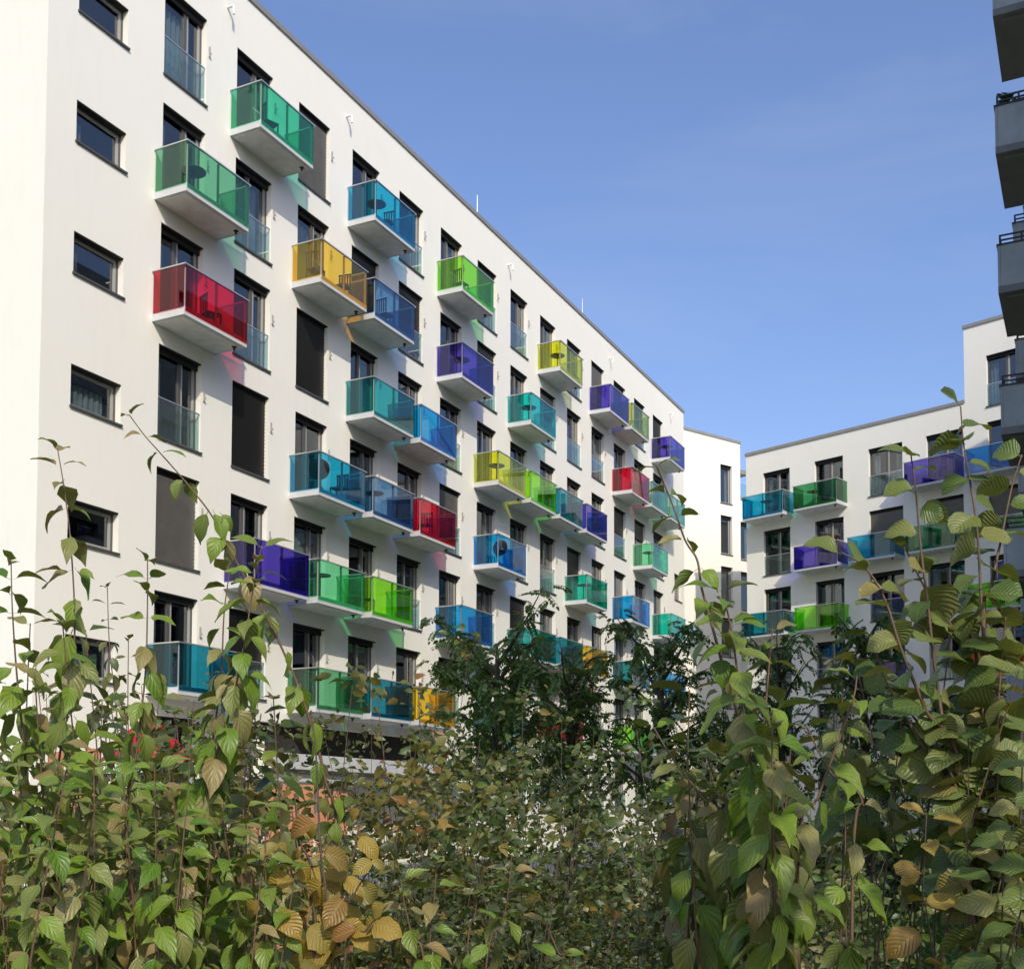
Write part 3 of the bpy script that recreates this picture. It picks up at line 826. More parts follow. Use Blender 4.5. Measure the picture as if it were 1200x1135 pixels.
DOG_RAMP = [(0.0, (.06, .135, .010)), (0.35, (.15, .225, .02)), (0.6, (.125, .165, .03)), (0.82, (.21, .19, .07)), (1.0, (.25, .17, .07))]
HORN_RAMP = [(0.0, (.065, .115, .022)), (0.45, (.105, .155, .032)), (0.8, (.15, .175, .045)), (1.0, (.23, .19, .06))]
YEL_RAMP = [(0.0, (.30, .19, .032)), (0.4, (.33, .24, .045)), (0.75, (.19, .175, .045)), (1.0, (.24, .115, .03))]
LM = {
    'dog': leaf_material('dogwood_leaf', DOG_RAMP, (.20, .28, .06), (.165, .18, .075), 'dog', 0.2),
    'alder': leaf_material('alder_leaf', HORN_RAMP, (.17, .21, .07), (.155, .16, .065), 'horn', 0.24),
    'yellow': leaf_material('hornbeam_leaf_yellowing', YEL_RAMP, (.34, .25, .07), (.28, .19, .07), 'horn', 0.30),
    'fill': leaf_material('shrub_foliage', [(0.0, (0.032, 0.061, 0.010)), (0.58, (0.061, 0.094, 0.016)), (0.87, (0.108, 0.112, 0.029)), (0.96, (0.158, 0.115, 0.032)), (1.0, (0.194, 0.094, 0.025))], (.2, .2, .1), (.16, .15, .07), None, 0.22, island=True),
    'fill_o': leaf_material('shrub_leaf', [(0.0, (0.037, 0.070, 0.011)), (0.58, (0.070, 0.107, 0.018)), (0.87, (0.118, 0.122, 0.033)), (0.96, (0.178, 0.126, 0.037)), (1.0, (0.207, 0.096, 0.026))], (.2, .22, .08), (.17, .16, .07), 'dog', 0.22),
    'gold': leaf_material('golden_foliage', [(0.0, (0.040, 0.066, 0.010)), (0.35, (0.079, 0.099, 0.017)), (0.7, (0.145, 0.125, 0.026)), (0.9, (0.198, 0.132, 0.026)), (1.0, (0.158, 0.066, 0.020))], (.2, .2, .1), (.19, .17, .06), None, 0.25, island=True),
    'gold_o': leaf_material('golden_leaf', [(0.0, (0.042, 0.070, 0.010)), (0.35, (0.091, 0.112, 0.017)), (0.7, (0.168, 0.140, 0.029)), (0.9, (0.224, 0.147, 0.028)), (1.0, (0.168, 0.070, 0.021))], (.3, .26, .08), (.19, .17, .06), 'dog', 0.25),
    'green': leaf_material('green_foliage', [(0.0, (0.025, 0.055, 0.009)), (0.5, (0.055, 0.102, 0.014)), (0.85, (0.102, 0.145, 0.025)), (1.0, (0.170, 0.145, 0.043))], (.2, .2, .1), (.12, .14, .055), None, 0.22, island=True),
    'green_o': leaf_material('green_leaf', [(0.0, (0.030, 0.060, 0.009)), (0.5, (0.060, 0.111, 0.014)), (0.85, (0.111, 0.157, 0.025)), (1.0, (0.170, 0.145, 0.043))], (.17, .22, .06), (.12, .14, .055), 'dog', 0.22),
    'dark': leaf_material('ground_cover_foliage', [(0.0, (0.024, 0.040, 0.011)), (0.6, (0.040, 0.060, 0.016)), (1.0, (0.072, 0.088, 0.024))], (.2, .2, .1), (.08, .09, .04), None, 0.22, island=True),
    'dark_o': leaf_material('ground_cover_leaf', [(0.0, (0.024, 0.040, 0.011)), (0.6, (0.040, 0.064, 0.016)), (1.0, (0.072, 0.088, 0.024))], (.10, .12, .05), (.08, .09, .04), 'dog', 0.22),
    'tree': leaf_material('robinia_foliage', [(0.0, (.07, .15, .04)), (0.6, (.12, .21, .05)), (1.0, (.20, .29, .07))], (.1, .1, .05), (.08, .11, .045), None, 0.35, island=True),
}
def variants(name, kind, mat, n=5, base=0):
    out = []
    for i in range(n):
        r_ = random.Random(base + i)
        out.append((leaf_mesh('leaf', kind, mat, r_.uniform(.15, .75), r_.uniform(.25, 1.25), r_.uniform(.01, .05), base + i), None))
    return [o[0] for o in out]
LEAVES = {
    'dog': variants('leaf', 'dog', LM['dog'], 11, 100), 'alder': variants('leaf', 'alder', LM['alder'], 9, 200),
    'yellow': variants('leaf', 'horn', LM['yellow'], 5, 300), 'horn': variants('leaf', 'horn', LM['alder'], 5, 400),
    'fill': variants('leaf', 'dog', LM['fill_o'], 4, 500), 'dark': variants('leaf', 'dog', LM['dark_o'], 3, 600), 'gold': variants('leaf', 'dog', LM['gold_o'], 4, 700), 'green': variants('leaf', 'dog', LM['green_o'], 4, 800),
}
GEOM = {'fill': [leaf_geom('tiny', .4, .6, .02, s) for s in range(3)]}

def frame_axes(d, n):
    d = d.normalized(); n = (n - d * n.dot(d))
    if n.length < 1e-4: n = d.orthogonal()
    n.normalize()
    return d.cross(n), d, n

def stuff_mesh(name, items, mat):
    """joined foliage: items = (pos, dir, normal, size)"""
    V0, F0, U0 = [], [], []
    arr = []
    tmpl = GEOM['fill']
    Vs, Fs, Us, off = [], [], [], 0
    for i, (p, d, n, s) in enumerate(items):
        V, Fc, UV = tmpl[i % len(tmpl)]
        x, y, z = frame_axes(d, n)
        A = np.array([x, y, z]) * s
        Vs.append(np.array(V) @ A + np.array(p)); Fs.append(np.array(Fc) + off); Us.append(np.array(UV)); off += len(V)
    if not Vs: return None
    V = np.concatenate(Vs); Fq = np.concatenate(Fs); U = np.concatenate(Us)
    me = bpy.data.meshes.new(name)
    me.vertices.add(len(V)); me.vertices.foreach_set('co', V.ravel())
    me.loops.add(Fq.size); me.loops.foreach_set('vertex_index', Fq.ravel())
    me.polygons.add(len(Fq)); me.polygons.foreach_set('loop_start', np.arange(0, Fq.size, 4)); me.polygons.foreach_set('loop_total', np.full(len(Fq), 4))
    uv = me.uv_layers.new(name='UVMap'); uv.data.foreach_set('uv', U[Fq.ravel()].ravel())
    me.materials.append(mat); me.update(calc_edges=True); me.validate()
    me.polygons.foreach_set('use_smooth', [True] * len(me.polygons))
    return me

M['stem_red'] = plain('twig_redbrown', (0.13, 0.075, 0.045), 0.6, 0.4, noise=0.3, scale=30)
M['stem_grey'] = plain('twig_grey', (0.085, 0.068, 0.05), 0.7, 0.3, noise=0.3, scale=30)
M['bark'] = plain('tree_bark', (0.09, 0.075, 0.06), 0.85, 0.2, noise=0.35, scale=12, bump=0.6, bscale=20)

def spline(pts, n=10):
    pts = [Vector(p) for p in pts]
    P = [pts[0] * 2 - pts[1]] + pts + [pts[-1] * 2 - pts[-2]]
    out = []
    for i in range(1, len(P) - 2):
        for k in range(n):
            t = k / n; a, b, c, d = P[i - 1], P[i], P[i + 1], P[i + 2]
            out.append(0.5 * ((2 * b) + (c - a) * t + (2 * a - 5 * b + 4 * c - d) * t * t + (3 * b - a - 3 * c + d) * t ** 3))
    out.append(pts[-1])
    return out

class Shrub:
    def __init__(self, name, label, cat, loc, group=None, stem_mat='stem_red', fill_mat='fill'):
        self.root = empty(name, (loc[0], loc[1], 0)); tag(self.root, label, cat, group)
        self.o = Vector((loc[0], loc[1], 0)); self.leaves = []; self.stuff = []; self.sm = M[stem_mat]; self.fm = LM[fill_mat]
        self.thin = MB()
    def stem(self, pts, r0, r1, own=True, n=8):
        sp_ = spline(pts, n); k = len(sp_) - 1
        rad = [0.62 * (r1 + (r0 - r1) * (i / k) ** 1.3) for i in range(k + 1)]
        if own:
            m = MB(); m.tube([p - self.o for p in sp_], rad, 6); m.build('stem', self.sm, self.root, smooth=True)
        else:
            self.thin.tube([p - self.o for p in sp_], rad, 4, cap=False)
        return sp_
    def leaf(self, p, d, n, s, kind):
        self.leaves.append((Vector(p), Vector(d), Vector(n), s, kind))
    def finish(self, limit=300, minpx=9):
        def show(l):
            u, v = pixel(l[0]); px = l[3] * F_PX / max(0.3, l[0].y)
            return (-20 < u < 1220 and -20 < v < 1165), px
        vis = []
        for l in self.leaves:
            ok, px = show(l)
            (vis if ok and px >= minpx else self.stuff).append(l if ok and px >= minpx else (l[0], l[1], l[2], l[3]))
        vis.sort(key=lambda l: l[0].y)
        for l in vis[limit:]: self.stuff.append(l[:4])
        for (p, d, n, s, kind) in vis[:limit]:
            x, y, z = frame_axes(d, n)
            o = bpy.data.objects.new('leaf', rnd.choice(LEAVES[kind])); COL.objects.link(o); o.parent = self.root
            q = p - self.o
            sx = s * rnd.uniform(.85, 1.12)
            o.matrix_local = Matrix(((x.x * sx, y.x * s, z.x * s, q.x), (x.y * sx, y.y * s, z.y * s, q.y), (x.z * sx, y.z * s, z.z * s, q.z), (0, 0, 0, 1)))
        if self.thin.v:
            self.thin.build('twigs', self.sm, self.root)['kind'] = 'stuff'
        if self.stuff:
            me = stuff_mesh('foliage', [(l[0] - self.o, l[1], l[2], l[3]) for l in self.stuff], self.fm)
            o = link('foliage', me, self.root); o['kind'] = 'stuff'

UP = Vector((0, 0, 1))
def rdir(r_, up=0.0):
    a = r_.uniform(0, 2 * math.pi)
    return Vector((math.cos(a), math.sin(a), up))

def dress_dogwood(sh, path, spacing, size, seed, kind='dog', tip_up=0.35, zmin=0.9, start=0.0, droop=1.0, more=0.0):
    """opposite pairs turned a quarter at each node; young ones rise, older ones hang"""
    r_ = random.Random(seed); L = 0.0; nxt = start; az = r_.uniform(0, 3); k = 0
    total = sum((b - a).length for a, b in zip(path, path[1:]))
    for a, b in zip(path, path[1:]):
        L += (b - a).length
        if L < nxt or a.z < zmin: continue
        nxt = L + spacing * r_.uniform(.75, 1.25) * (0.7 if k < 2 else 0.9); k += 1
        az += math.pi / 2 + r_.uniform(-.3, .3)
        age = min(1.0, L / 0.32)
        for sgn in (0, math.pi):
            if k > 3 and r_.random() < 0.06: continue
            aa = az + sgn + r_.uniform(-.25, .25)
            out = Vector((math.cos(aa), math.sin(aa), 0))
            upc = tip_up * (1 - age) * 2 - age * r_.uniform(.6, 3.2) * droop
            d = (out + UP * upc).normalized()
            nrm = UP * (0.75 - .4 * age) + out * (0.45 * age) + TO_SUN * r_.uniform(.1, 1.3) * (.4 + .6 * age) + rdir(r_) * 0.4
            s = size * (0.62 + 0.38 * age) * r_.uniform(.75, 1.15)
            sh.leaf(a + out * 0.008, d, nrm, s, kind)
            if age > .5 and r_.random() < more:          # young leaves from the axil
                o2 = (out + rdir(r_) * .7).normalized()
                sh.leaf(a + o2 * 0.02, (o2 + UP * r_.uniform(-1.2, .3)).normalized(), UP * .5 + TO_SUN * r_.uniform(0, 1) + rdir(r_) * .5, s * r_.uniform(.5, .85), kind)

def dress_alternate(sh, path, spacing, size, seed, kind, zmin=0.9, start=0.0, droop=0.35, face=0.0):
    r_ = random.Random(seed); L = 0.0; nxt = start; side = 1; base = r_.uniform(-.5, .5); k = 0
    for a, b in zip(path, path[1:]):
        L += (b - a).length
        if L < nxt or a.z < zmin: continue
        nxt = L + spacing * r_.uniform(.7, 1.3); k += 1; side = -side
        age = min(1.0, L / 0.2)
        aa = base + (0 if side > 0 else math.pi) + r_.uniform(-.6, .6)
        out = Vector((math.cos(aa), math.sin(aa), 0))
        d = (out + UP * (0.5 * (1 - age) + r_.uniform(-.75, .35) * droop * 2 - face * .7)).normalized()
        nrm = UP * r_.uniform(.2, 1.0) + TO_SUN * r_.uniform(-.1, .8) - Vector((0, .15 + face, 0)) + TO_SUN * face + rdir(r_) * 0.75
        s = size * (0.8 + 0.2 * age) * r_.uniform(.7, 1.15)
        sh.leaf(a + out * 0.006, d, nrm, s, kind)
        if r_.random() < .25:
            sh.leaf(a + out * 0.006, (rdir(r_) + UP * r_.uniform(-.5, .3)).normalized(), nrm, s * .8, kind)

def P3(pts, dz=None):
    return [at(u, v, Y) for (u, v, Y) in pts]
def to_ground(pts, gx, gy):
    b = Vector((gx, gy, 0)); p = pts[-1]
    mid = p.lerp(b, .5) + Vector((0, 0, .12))
    return pts + [mid, b]

# ---- dogwood shrubs in the left foreground
def filler_stems(sh, n, urange, vtop, Yr, seed, size, spacing, base, kind='dog', own=False, dress=dress_dogwood, zmin=0.9):
    r_ = random.Random(seed)
    for i in range(n):
        u = r_.uniform(*urange); Y = r_.uniform(*Yr); v = r_.uniform(*vtop)
        tip = at(u, v, Y)
        gx, gy = base[0] + r_.uniform(-.3, .3), base[1] + r_.uniform(-.2, .25)
        b = Vector((gx + (tip.x - gx) * .3, gy + (tip.y - gy) * .3, 0))
        q = tip.lerp(b, .45) + Vector((r_.uniform(-.06, .06), r_.uniform(-.06, .06), .05))
        path = sh.stem([tip, tip.lerp(q, .5) + Vector((r_.uniform(-.03, .03), 0, .02)), q, b], .006, .0018, own=own, n=14)
        dress(sh, path, spacing, size, seed * 100 + i, kind, zmin=zmin)

def shrub_base(u, Y): return at(u, 1300, Y).x, Y

G1 = 'dogwood shrubs across the near foreground'
d1 = Shrub('dogwood_shrub', 'tall dogwood shrub at the left edge with hanging green and tan leaves', 'shrub', shrub_base(40, 2.15), G1)
for i, (pts, sp_, sz) in enumerate((
    ([(66, 528, 2.1), (74, 575, 2.1), (82, 640, 2.1), (87, 740, 2.1), (80, 820, 2.12), (66, 920, 2.14), (58, 1050, 2.16)], .062, .076),
    ([(12, 660, 2.0), (14, 720, 2.0), (20, 800, 2.02), (30, 900, 2.05), (35, 1020, 2.1)], .05, .072),
    ([(40, 790, 1.95), (45, 860, 1.97), (52, 960, 2.0), (55, 1060, 2.05)], .05, .08),
    ([(112, 880, 1.9), (105, 950, 1.92), (95, 1050, 1.95)], .05, .085))):
    path = d1.stem(to_ground(P3(pts), d1.o.x + .04 * i, d1.o.y), .0055, .0016, n=12); dress_dogwood(d1, path, sp_ * .82, sz, 31 + i, more=.45)
filler_stems(d1, 13, (-20, 130), (730, 1000), (1.9, 2.5), 5, .078, .05, (d1.o.x, d1.o.y))
d1.finish()
d2 = Shrub('dogwood_shrub', 'dogwood shrub with one long stem arching left in front of the brown blind window', 'shrub', shrub_base(230, 2.2), G1)
for i, (pts, sp_, sz) in enumerate((
    ([(150, 488, 2.2), (168, 512, 2.2), (186, 532, 2.2), (216, 566, 2.2), (246, 604, 2.21), (268, 645, 2.22), (300, 702, 2.24), (332, 765, 2.25), (358, 830, 2.26), (380, 910, 2.28), (390, 1010, 2.3)], .085, .062),
    ([(172, 658, 2.15), (172, 720, 2.15), (170, 790, 2.15), (162, 870, 2.15), (150, 1010, 2.15)], .055, .072),
    ([(306, 640, 2.05), (296, 690, 2.05), (285, 760, 2.05), (268, 840, 2.05), (240, 930, 2.06), (215, 1060, 2.08)], .036, .08),
    ([(268, 672, 2.15), (262, 720, 2.15), (258, 800, 2.15), (245, 900, 2.15), (230, 1020, 2.15)], .045, .078))):
    path = d2.stem(to_ground(P3(pts), d2.o.x + .05 * i, d2.o.y), .006, .0016, n=12)
    dress_dogwood(d2, path, sp_ * .8, sz, 51 + i, more=.5 if i else .15)
filler_stems(d2, 15, (130, 330), (770, 1020), (1.95, 2.6), 6, .078, .05, (d2.o.x, d2.o.y))
d2.finish()
d2b = Shrub('dogwood_shrub', 'smaller leaved dogwood shrub standing behind the left foreground stems', 'shrub', shrub_base(140, 3.6), G1, fill_mat='fill')
for i, pts in enumerate(([(125, 690, 3.5), (128, 760, 3.5), (138, 860, 3.5), (140, 1000, 3.5)], [(150, 750, 3.4), (150, 850, 3.4), (155, 960, 3.4)], [(40, 770, 3.5), (50, 860, 3.5), (60, 980, 3.5)])):
    path = d2b.stem(to_ground(P3(pts), d2b.o.x, d2b.o.y), .007, .002, n=14); dress_dogwood(d2b, path, .05, .06, 71 + i, 'fill', more=.4)
filler_stems(d2b, 30, (-30, 340), (790, 990), (3.0, 4.2), 8, .062, .05, (d2b.o.x, d2b.o.y), 'fill')
d2b.finish()

for nm, ur, vt, ub, sd, yr in (('dogwood shrub with close set leaves filling the bottom left corner', (-30, 175), (880, 1090), 60, 201, (1.65, 2.0)),
                               ('dogwood shrub with bright green hanging leaves left of the yellow sapling', (150, 350), (890, 1090), 260, 202, (1.75, 2.1)),
                               ('dogwood shrub with many narrow tan leaves in front of the orange screen', (60, 330), (830, 1000), 190, 203, (2.5, 3.0))):
    dx_ = Shrub('dogwood_shrub', nm, 'shrub', shrub_base(ub, sum(yr) / 2), G1)
    filler_stems(dx_, 20, ur, vt, yr, sd, .066, .034, (dx_.o.x, dx_.o.y)); dx_.finish()
# ---- yellowing hornbeam sapling and low sprigs, centre left
y1 = Shrub('hornbeam_sapling', 'hornbeam sapling with large yellow brown leaves low in the centre left', 'shrub', shrub_base(385, 1.9), None, 'stem_grey')
for i, (pts, sp_, sz) in enumerate((
    ([(364, 838, 1.95), (370, 880, 1.95), (374, 960, 1.95), (380, 1050, 1.95), (385, 1130, 1.95)], .10, .05),
    ([(372, 965, 1.88), (378, 1010, 1.88), (384, 1060, 1.88), (388, 1130, 1.9)], .045, .075),
    ([(440, 1010, 1.85), (415, 1050, 1.86), (395, 1110, 1.88)], .045, .072),
    ([(310, 1060, 1.85), (335, 1080, 1.86), (370, 1130, 1.88)], .03, .075),
    ([(330, 990, 1.9), (345, 1030, 1.9), (372, 1100, 1.9)], .03, .075),
    ([(425, 950, 1.95), (415, 1000, 1.95), (400, 1080, 1.93)], .035, .07),
    ([(345, 930, 2.0), (352, 985, 2.0), (375, 1080, 1.95)], .04, .06),
    ([(455, 1060, 1.82), (430, 1090, 1.84), (405, 1130, 1.86)], .035, .07))):
    path = y1.stem(to_ground(P3(pts), y1.o.x, y1.o.y), .006, .002, n=16)
    dress_alternate(y1, path, sp_, sz * .84, 91 + i, 'yellow', face=1.0, zmin=1.1, start=.18 if i == 0 else 0)
y1.finish()
d3 = Shrub('dogwood_shrub', 'low dogwood sprigs with bright drooping leaves at the bottom centre', 'shrub', shrub_base(540, 2.1), G1)
for i, (pts, sp_, sz) in enumerate((
    ([(600, 1000, 2.1), (598, 1030, 2.1), (590, 1080, 2.1), (570, 1140, 2.1)], .05, .075),
    ([(470, 1030, 2.0), (475, 1060, 2.0), (485, 1100, 2.0), (500, 1150, 2.0)], .035, .075),
    ([(512, 1010, 2.1), (510, 1050, 2.1), (505, 1100, 2.1), (510, 1150, 2.1)], .045, .072),
    ([(560, 1030, 2.2), (558, 1070, 2.2), (548, 1130, 2.2)], .045, .07),
    ([(640, 1080, 1.9), (655, 1115, 1.9), (672, 1160, 1.9)], .09, .06))):
    path = d3.stem(to_ground(P3(pts), d3.o.x, d3.o.y), .005, .0016, n=14); dress_dogwood(d3, path, sp_, sz, 111 + i, droop=1.3 if i < 4 else .1, zmin=1.05)
d3.finish()

# ---- large leaved dogwood right of the centre
d4 = Shrub('dogwood_shrub', 'near dogwood shrub with big dark drooping leaves and a bare tip right of centre', 'shrub', shrub_base(880, 1.65), G1)
for i, (pts, sp_, sz) in enumerate((
    ([(768, 546, 1.7), (786, 588, 1.7), (802, 632, 1.7), (816, 655, 1.7), (822, 690, 1.7), (836, 740, 1.7), (850, 790, 1.7), (868, 850, 1.7), (880, 920, 1.7), (890, 1010, 1.7)], .058, .068),
    ([(845, 690, 1.62), (855, 730, 1.62), (866, 800, 1.62), (878, 880, 1.62), (888, 980, 1.62), (895, 1080, 1.62)], .033, .092),
    ([(905, 735, 1.7), (900, 790, 1.7), (895, 870, 1.68), (898, 960, 1.66), (900, 1060, 1.66)], .04, .085),
    ([(905, 830, 1.55), (905, 890, 1.55), (906, 960, 1.55), (908, 1040, 1.56)], .036, .10),
    ([(765, 850, 1.75), (790, 890, 1.74), (825, 935, 1.72), (860, 985, 1.7)], .05, .08),
    ([(1004, 790, 1.65), (1000, 815, 1.65), (985, 860, 1.65), (960, 930, 1.65), (935, 1020, 1.65)], .06, .085),
    ([(945, 850, 1.7), (975, 905, 1.7), (1010, 935, 1.7), (1000, 1010, 1.7)], .08, .08))):
    path = d4.stem(to_ground(P3(pts), d4.o.x + .02 * i, d4.o.y), .006, .0018, n=12)
    dress_dogwood(d4, path, sp_ * .85, sz * .88, 131 + i, more=.7 if i else 0.1, droop=.55 if i == 0 else 1.2, zmin=1.1, tip_up=.25)
filler_stems(d4, 11, (800, 930), (790, 1020), (1.7, 2.1), 12, .088, .045, (d4.o.x, d4.o.y))
d4.finish()

# ---- alder at the right edge
a1 = Shrub('alder_sapling', 'tall alder sapling with round ribbed leaves against the right hand block', 'shrub', shrub_base(1150, 2.0), None, 'stem_red')
for i, (pts, sp_, sz) in enumerate((
    ([(1124, 474, 2.0), (1128, 520, 2.0), (1136, 565, 2.0), (1144, 620, 2.0), (1149, 700, 2.0), (1154, 780, 2.0), (1160, 860, 2.0), (1165, 950, 2.0), (1170, 1060, 2.0)], .042, .074),
    ([(1066, 530, 1.95), (1072, 575, 1.95), (1078, 640, 1.95), (1086, 700, 1.95), (1094, 770, 1.95), (1106, 850, 1.95), (1130, 960, 1.95)], .045, .072),
    ([(984, 645, 1.9), (1012, 662, 1.9), (1036, 700, 1.9), (1056, 760, 1.9), (1085, 830, 1.92), (1130, 930, 1.95)], .042, .072),
    ([(1196, 530, 2.05), (1184, 570, 2.05), (1172, 630, 2.04), (1160, 690, 2.02), (1153, 760, 2.0)], .042, .07),
    ([(1060, 640, 2.0), (1085, 690, 2.0), (1120, 740, 2.0), (1148, 800, 2.0)], .05, .068),
    ([(1178, 720, 1.95), (1172, 790, 1.95), (1168, 870, 1.95), (1172, 980, 1.95)], .036, .075),
    ([(1020, 740, 1.95), (1040, 800, 1.95), (1080, 870, 1.95), (1130, 960, 1.95)], .045, .07))):
    path = a1.stem(to_ground(P3(pts), a1.o.x + .02 * i, a1.o.y), .008, .002, n=18)
    dress_alternate(a1, path, sp_ * .62, sz * .9, 151 + i, 'alder', zmin=1.42)
filler_stems(a1, 12, (1100, 1215), (720, 940), (1.85, 2.3), 14, .075, .04, (a1.o.x, a1.o.y), 'alder', dress=dress_alternate, zmin=1.45)
# unseen stems added beside the clump to throw dappled shade on the near leaves
ra = random.Random(404)
for i in range(18):
    gy = ra.uniform(-.1, 1.25)
    gx = max(.58, gy * .43 + .22) + .95 * ra.random()
    h = ra.uniform(2.5, 3.35)
    lean = ra.uniform(-.10, .18)
    path = a1.stem([Vector((gx + lean, gy + ra.uniform(-.1, .1), h)), Vector((gx + lean * .6, gy, h * .62)), Vector((gx, gy, h * .3)), Vector((gx, gy, 0))], .008, .002, own=False, n=16)
    dress_alternate(a1, path, .05, .08, 4100 + i, 'alder', zmin=.5)
for i in range(8):  # more unseen stems, added to shade the near dogwood
    gy = ra.uniform(-.25, .5); gx = ra.uniform(.48, .85); h = ra.uniform(2.4, 3.0)
    path = a1.stem([Vector((gx, gy, h)), Vector((gx + .04, gy, h * .62)), Vector((gx + .1, gy, h * .3)), Vector((gx + .15, gy, 0))], .008, .002, own=False, n=16)
    dress_alternate(a1, path, .045, .085, 4200 + i, 'alder', zmin=1.2)
a1.finish()
a2 = Shrub('hornbeam_sapling', 'hornbeam with yellow olive pleated leaves in the bottom right corner', 'shrub', shrub_base(1120, 1.75), None, 'stem_grey')
filler_stems(a2, 11, (1150, 1215), (880, 1060), (1.65, 2.0), 15, .064, .03, (a2.o.x, a2.o.y), 'horn', own=True, dress=dress_alternate)
filler_stems(a2, 2, (1085, 1215), (900, 1050), (1.7, 1.95), 16, .058, .036, (a2.o.x, a2.o.y), 'yellow', own=True, dress=dress_alternate)
a2.finish()

a3 = Shrub('alder_sapling', 'bushy alder sapling with dark round leaves left of the tall one', 'shrub', shrub_base(1040, 2.2), None, 'stem_red')
filler_stems(a3, 11, (975, 1100), (770, 930), (2.0, 2.5), 18, .068, .036, (a3.o.x, a3.o.y), 'alder', dress=dress_alternate, zmin=1.53)
a3.finish()
# ---- shrubs of the middle distance
def bush(label, u, Y, w, ztop, seed, n, size, kind='fill', fm='fill', name='leafy_shrub', twig=28, group='mixed shrubs behind the near stems'):
    cx_ = at(u, 951, Y).x
    sh = Shrub(name, label, 'shrub', (cx_, Y), group, 'stem_grey', fm)
    r_ = random.Random(seed)
    for i in range(twig):
        a = r_.uniform(0, 2 * math.pi); rr = w * math.sqrt(r_.random())
        h = ztop * (1 - .35 * (rr / w) ** 2) * r_.uniform(.72, 1.06)
        tip = Vector((cx_ + math.cos(a) * rr, Y + math.sin(a) * rr * .8, h))
        b = Vector((cx_ + math.cos(a) * rr * .35, Y + math.sin(a) * rr * .3, 0))
        mid = tip.lerp(b, .5) + Vector((r_.uniform(-.1, .1), r_.uniform(-.1, .1), .1))
        path = sh.stem([tip, mid, b], .009, .002, own=False, n=10)
        m = int(n * 1.45) // twig
        knots = [min(len(path) - 1, int((j + r_.random()) / 6 * len(path) * .85)) for j in range(6)]
        for k in range(m):
            kn = r_.choice(knots)
            q = path[kn] + Vector((r_.gauss(0, .055), r_.gauss(0, .055), r_.gauss(0, .042)))
            if q.z < .15: continue
            d = (rdir(r_) + UP * r_.uniform(-.9, .5)).normalized()
            nr = UP * r_.uniform(0, .9) + TO_SUN * r_.uniform(-.2, .7) + rdir(r_, r_.uniform(-.5, .5)) * 1.2
            sh.leaf(q, d, nr, size * .86 * r_.uniform(.5, 1.35), kind)
    sh.finish(limit=300, minpx=9)
    return sh
bush('olive leaved shrub behind the yellow sapling, centre left', 440, 4.2, .95, 1.98, 21, 2300, .058, 'gold', 'gold')
bush('shrub with rust tinted leaves in front of the loggia', 345, 4.4, .9, 2.16, 22, 3000, .055)
bush('shrub with small mixed leaves below the left tree', 560, 4.6, .9, 1.84, 23, 2300, .052, 'green', 'green')
bush('tallest of the middle shrubs, below the red balcony glass', 690, 5.2, .85, 2.18, 24, 2500, .052)
bush('yellow flecked shrub below the lime green balcony', 770, 4.4, .8, 1.90, 25, 2300, .05, 'fill', 'fill')
bush('dense shrub behind the big drooping dogwood leaves', 880, 5.0, .9, 1.98, 26, 2300, .055, 'green', 'green')
bush('shrub in front of the white wall gap, left of centre', 480, 6.2, 1.2, 2.40, 27, 3400, .055)
bush('far shrub under the tree crowns in the middle', 640, 7.6, 1.3, 2.38, 28, 2700, .06, 'green', 'green')
bush('far shrub at the left below the red cloth', 200, 5.4, 1.2, 2.10, 29, 2400, .06, "dark", "dark")
bush('leafy shrub at the far left behind the tall dogwood', 40, 5.0, 1.0, 2.05, 30, 2000, .06, "dark", "dark")
bush('dark low evergreen shrub at the bottom centre', 640, 3.3, .8, 1.80, 41, 4600, .034, 'dark', 'dark', 'evergreen_shrub', 36, 'low evergreen shrubs')
bush('dark low evergreen shrub right of the bare sprig', 790, 3.1, .7, 1.80, 42, 4000, .034, 'dark', 'dark', 'evergreen_shrub', 32, 'low evergreen shrubs')
bush('dark shrub in the shade left of the lawn gap', 850, 8.5, 1.0, 1.95, 43, 2200, .05, 'dark', 'dark', 'evergreen_shrub', 32, 'low evergreen shrubs')
bush('dark green shrub between the big dogwood and the alder', 905, 6.0, .7, 1.95, 46, 2000, .06, 'dark', 'dark', 'evergreen_shrub', 30, 'low evergreen shrubs')
bush('dark shrub in deep shade behind the lawn', 1080, 19.0, 3.2, 2.2, 44, 3600, .11, 'dark', 'dark', 'evergreen_shrub', 40, 'low evergreen shrubs')

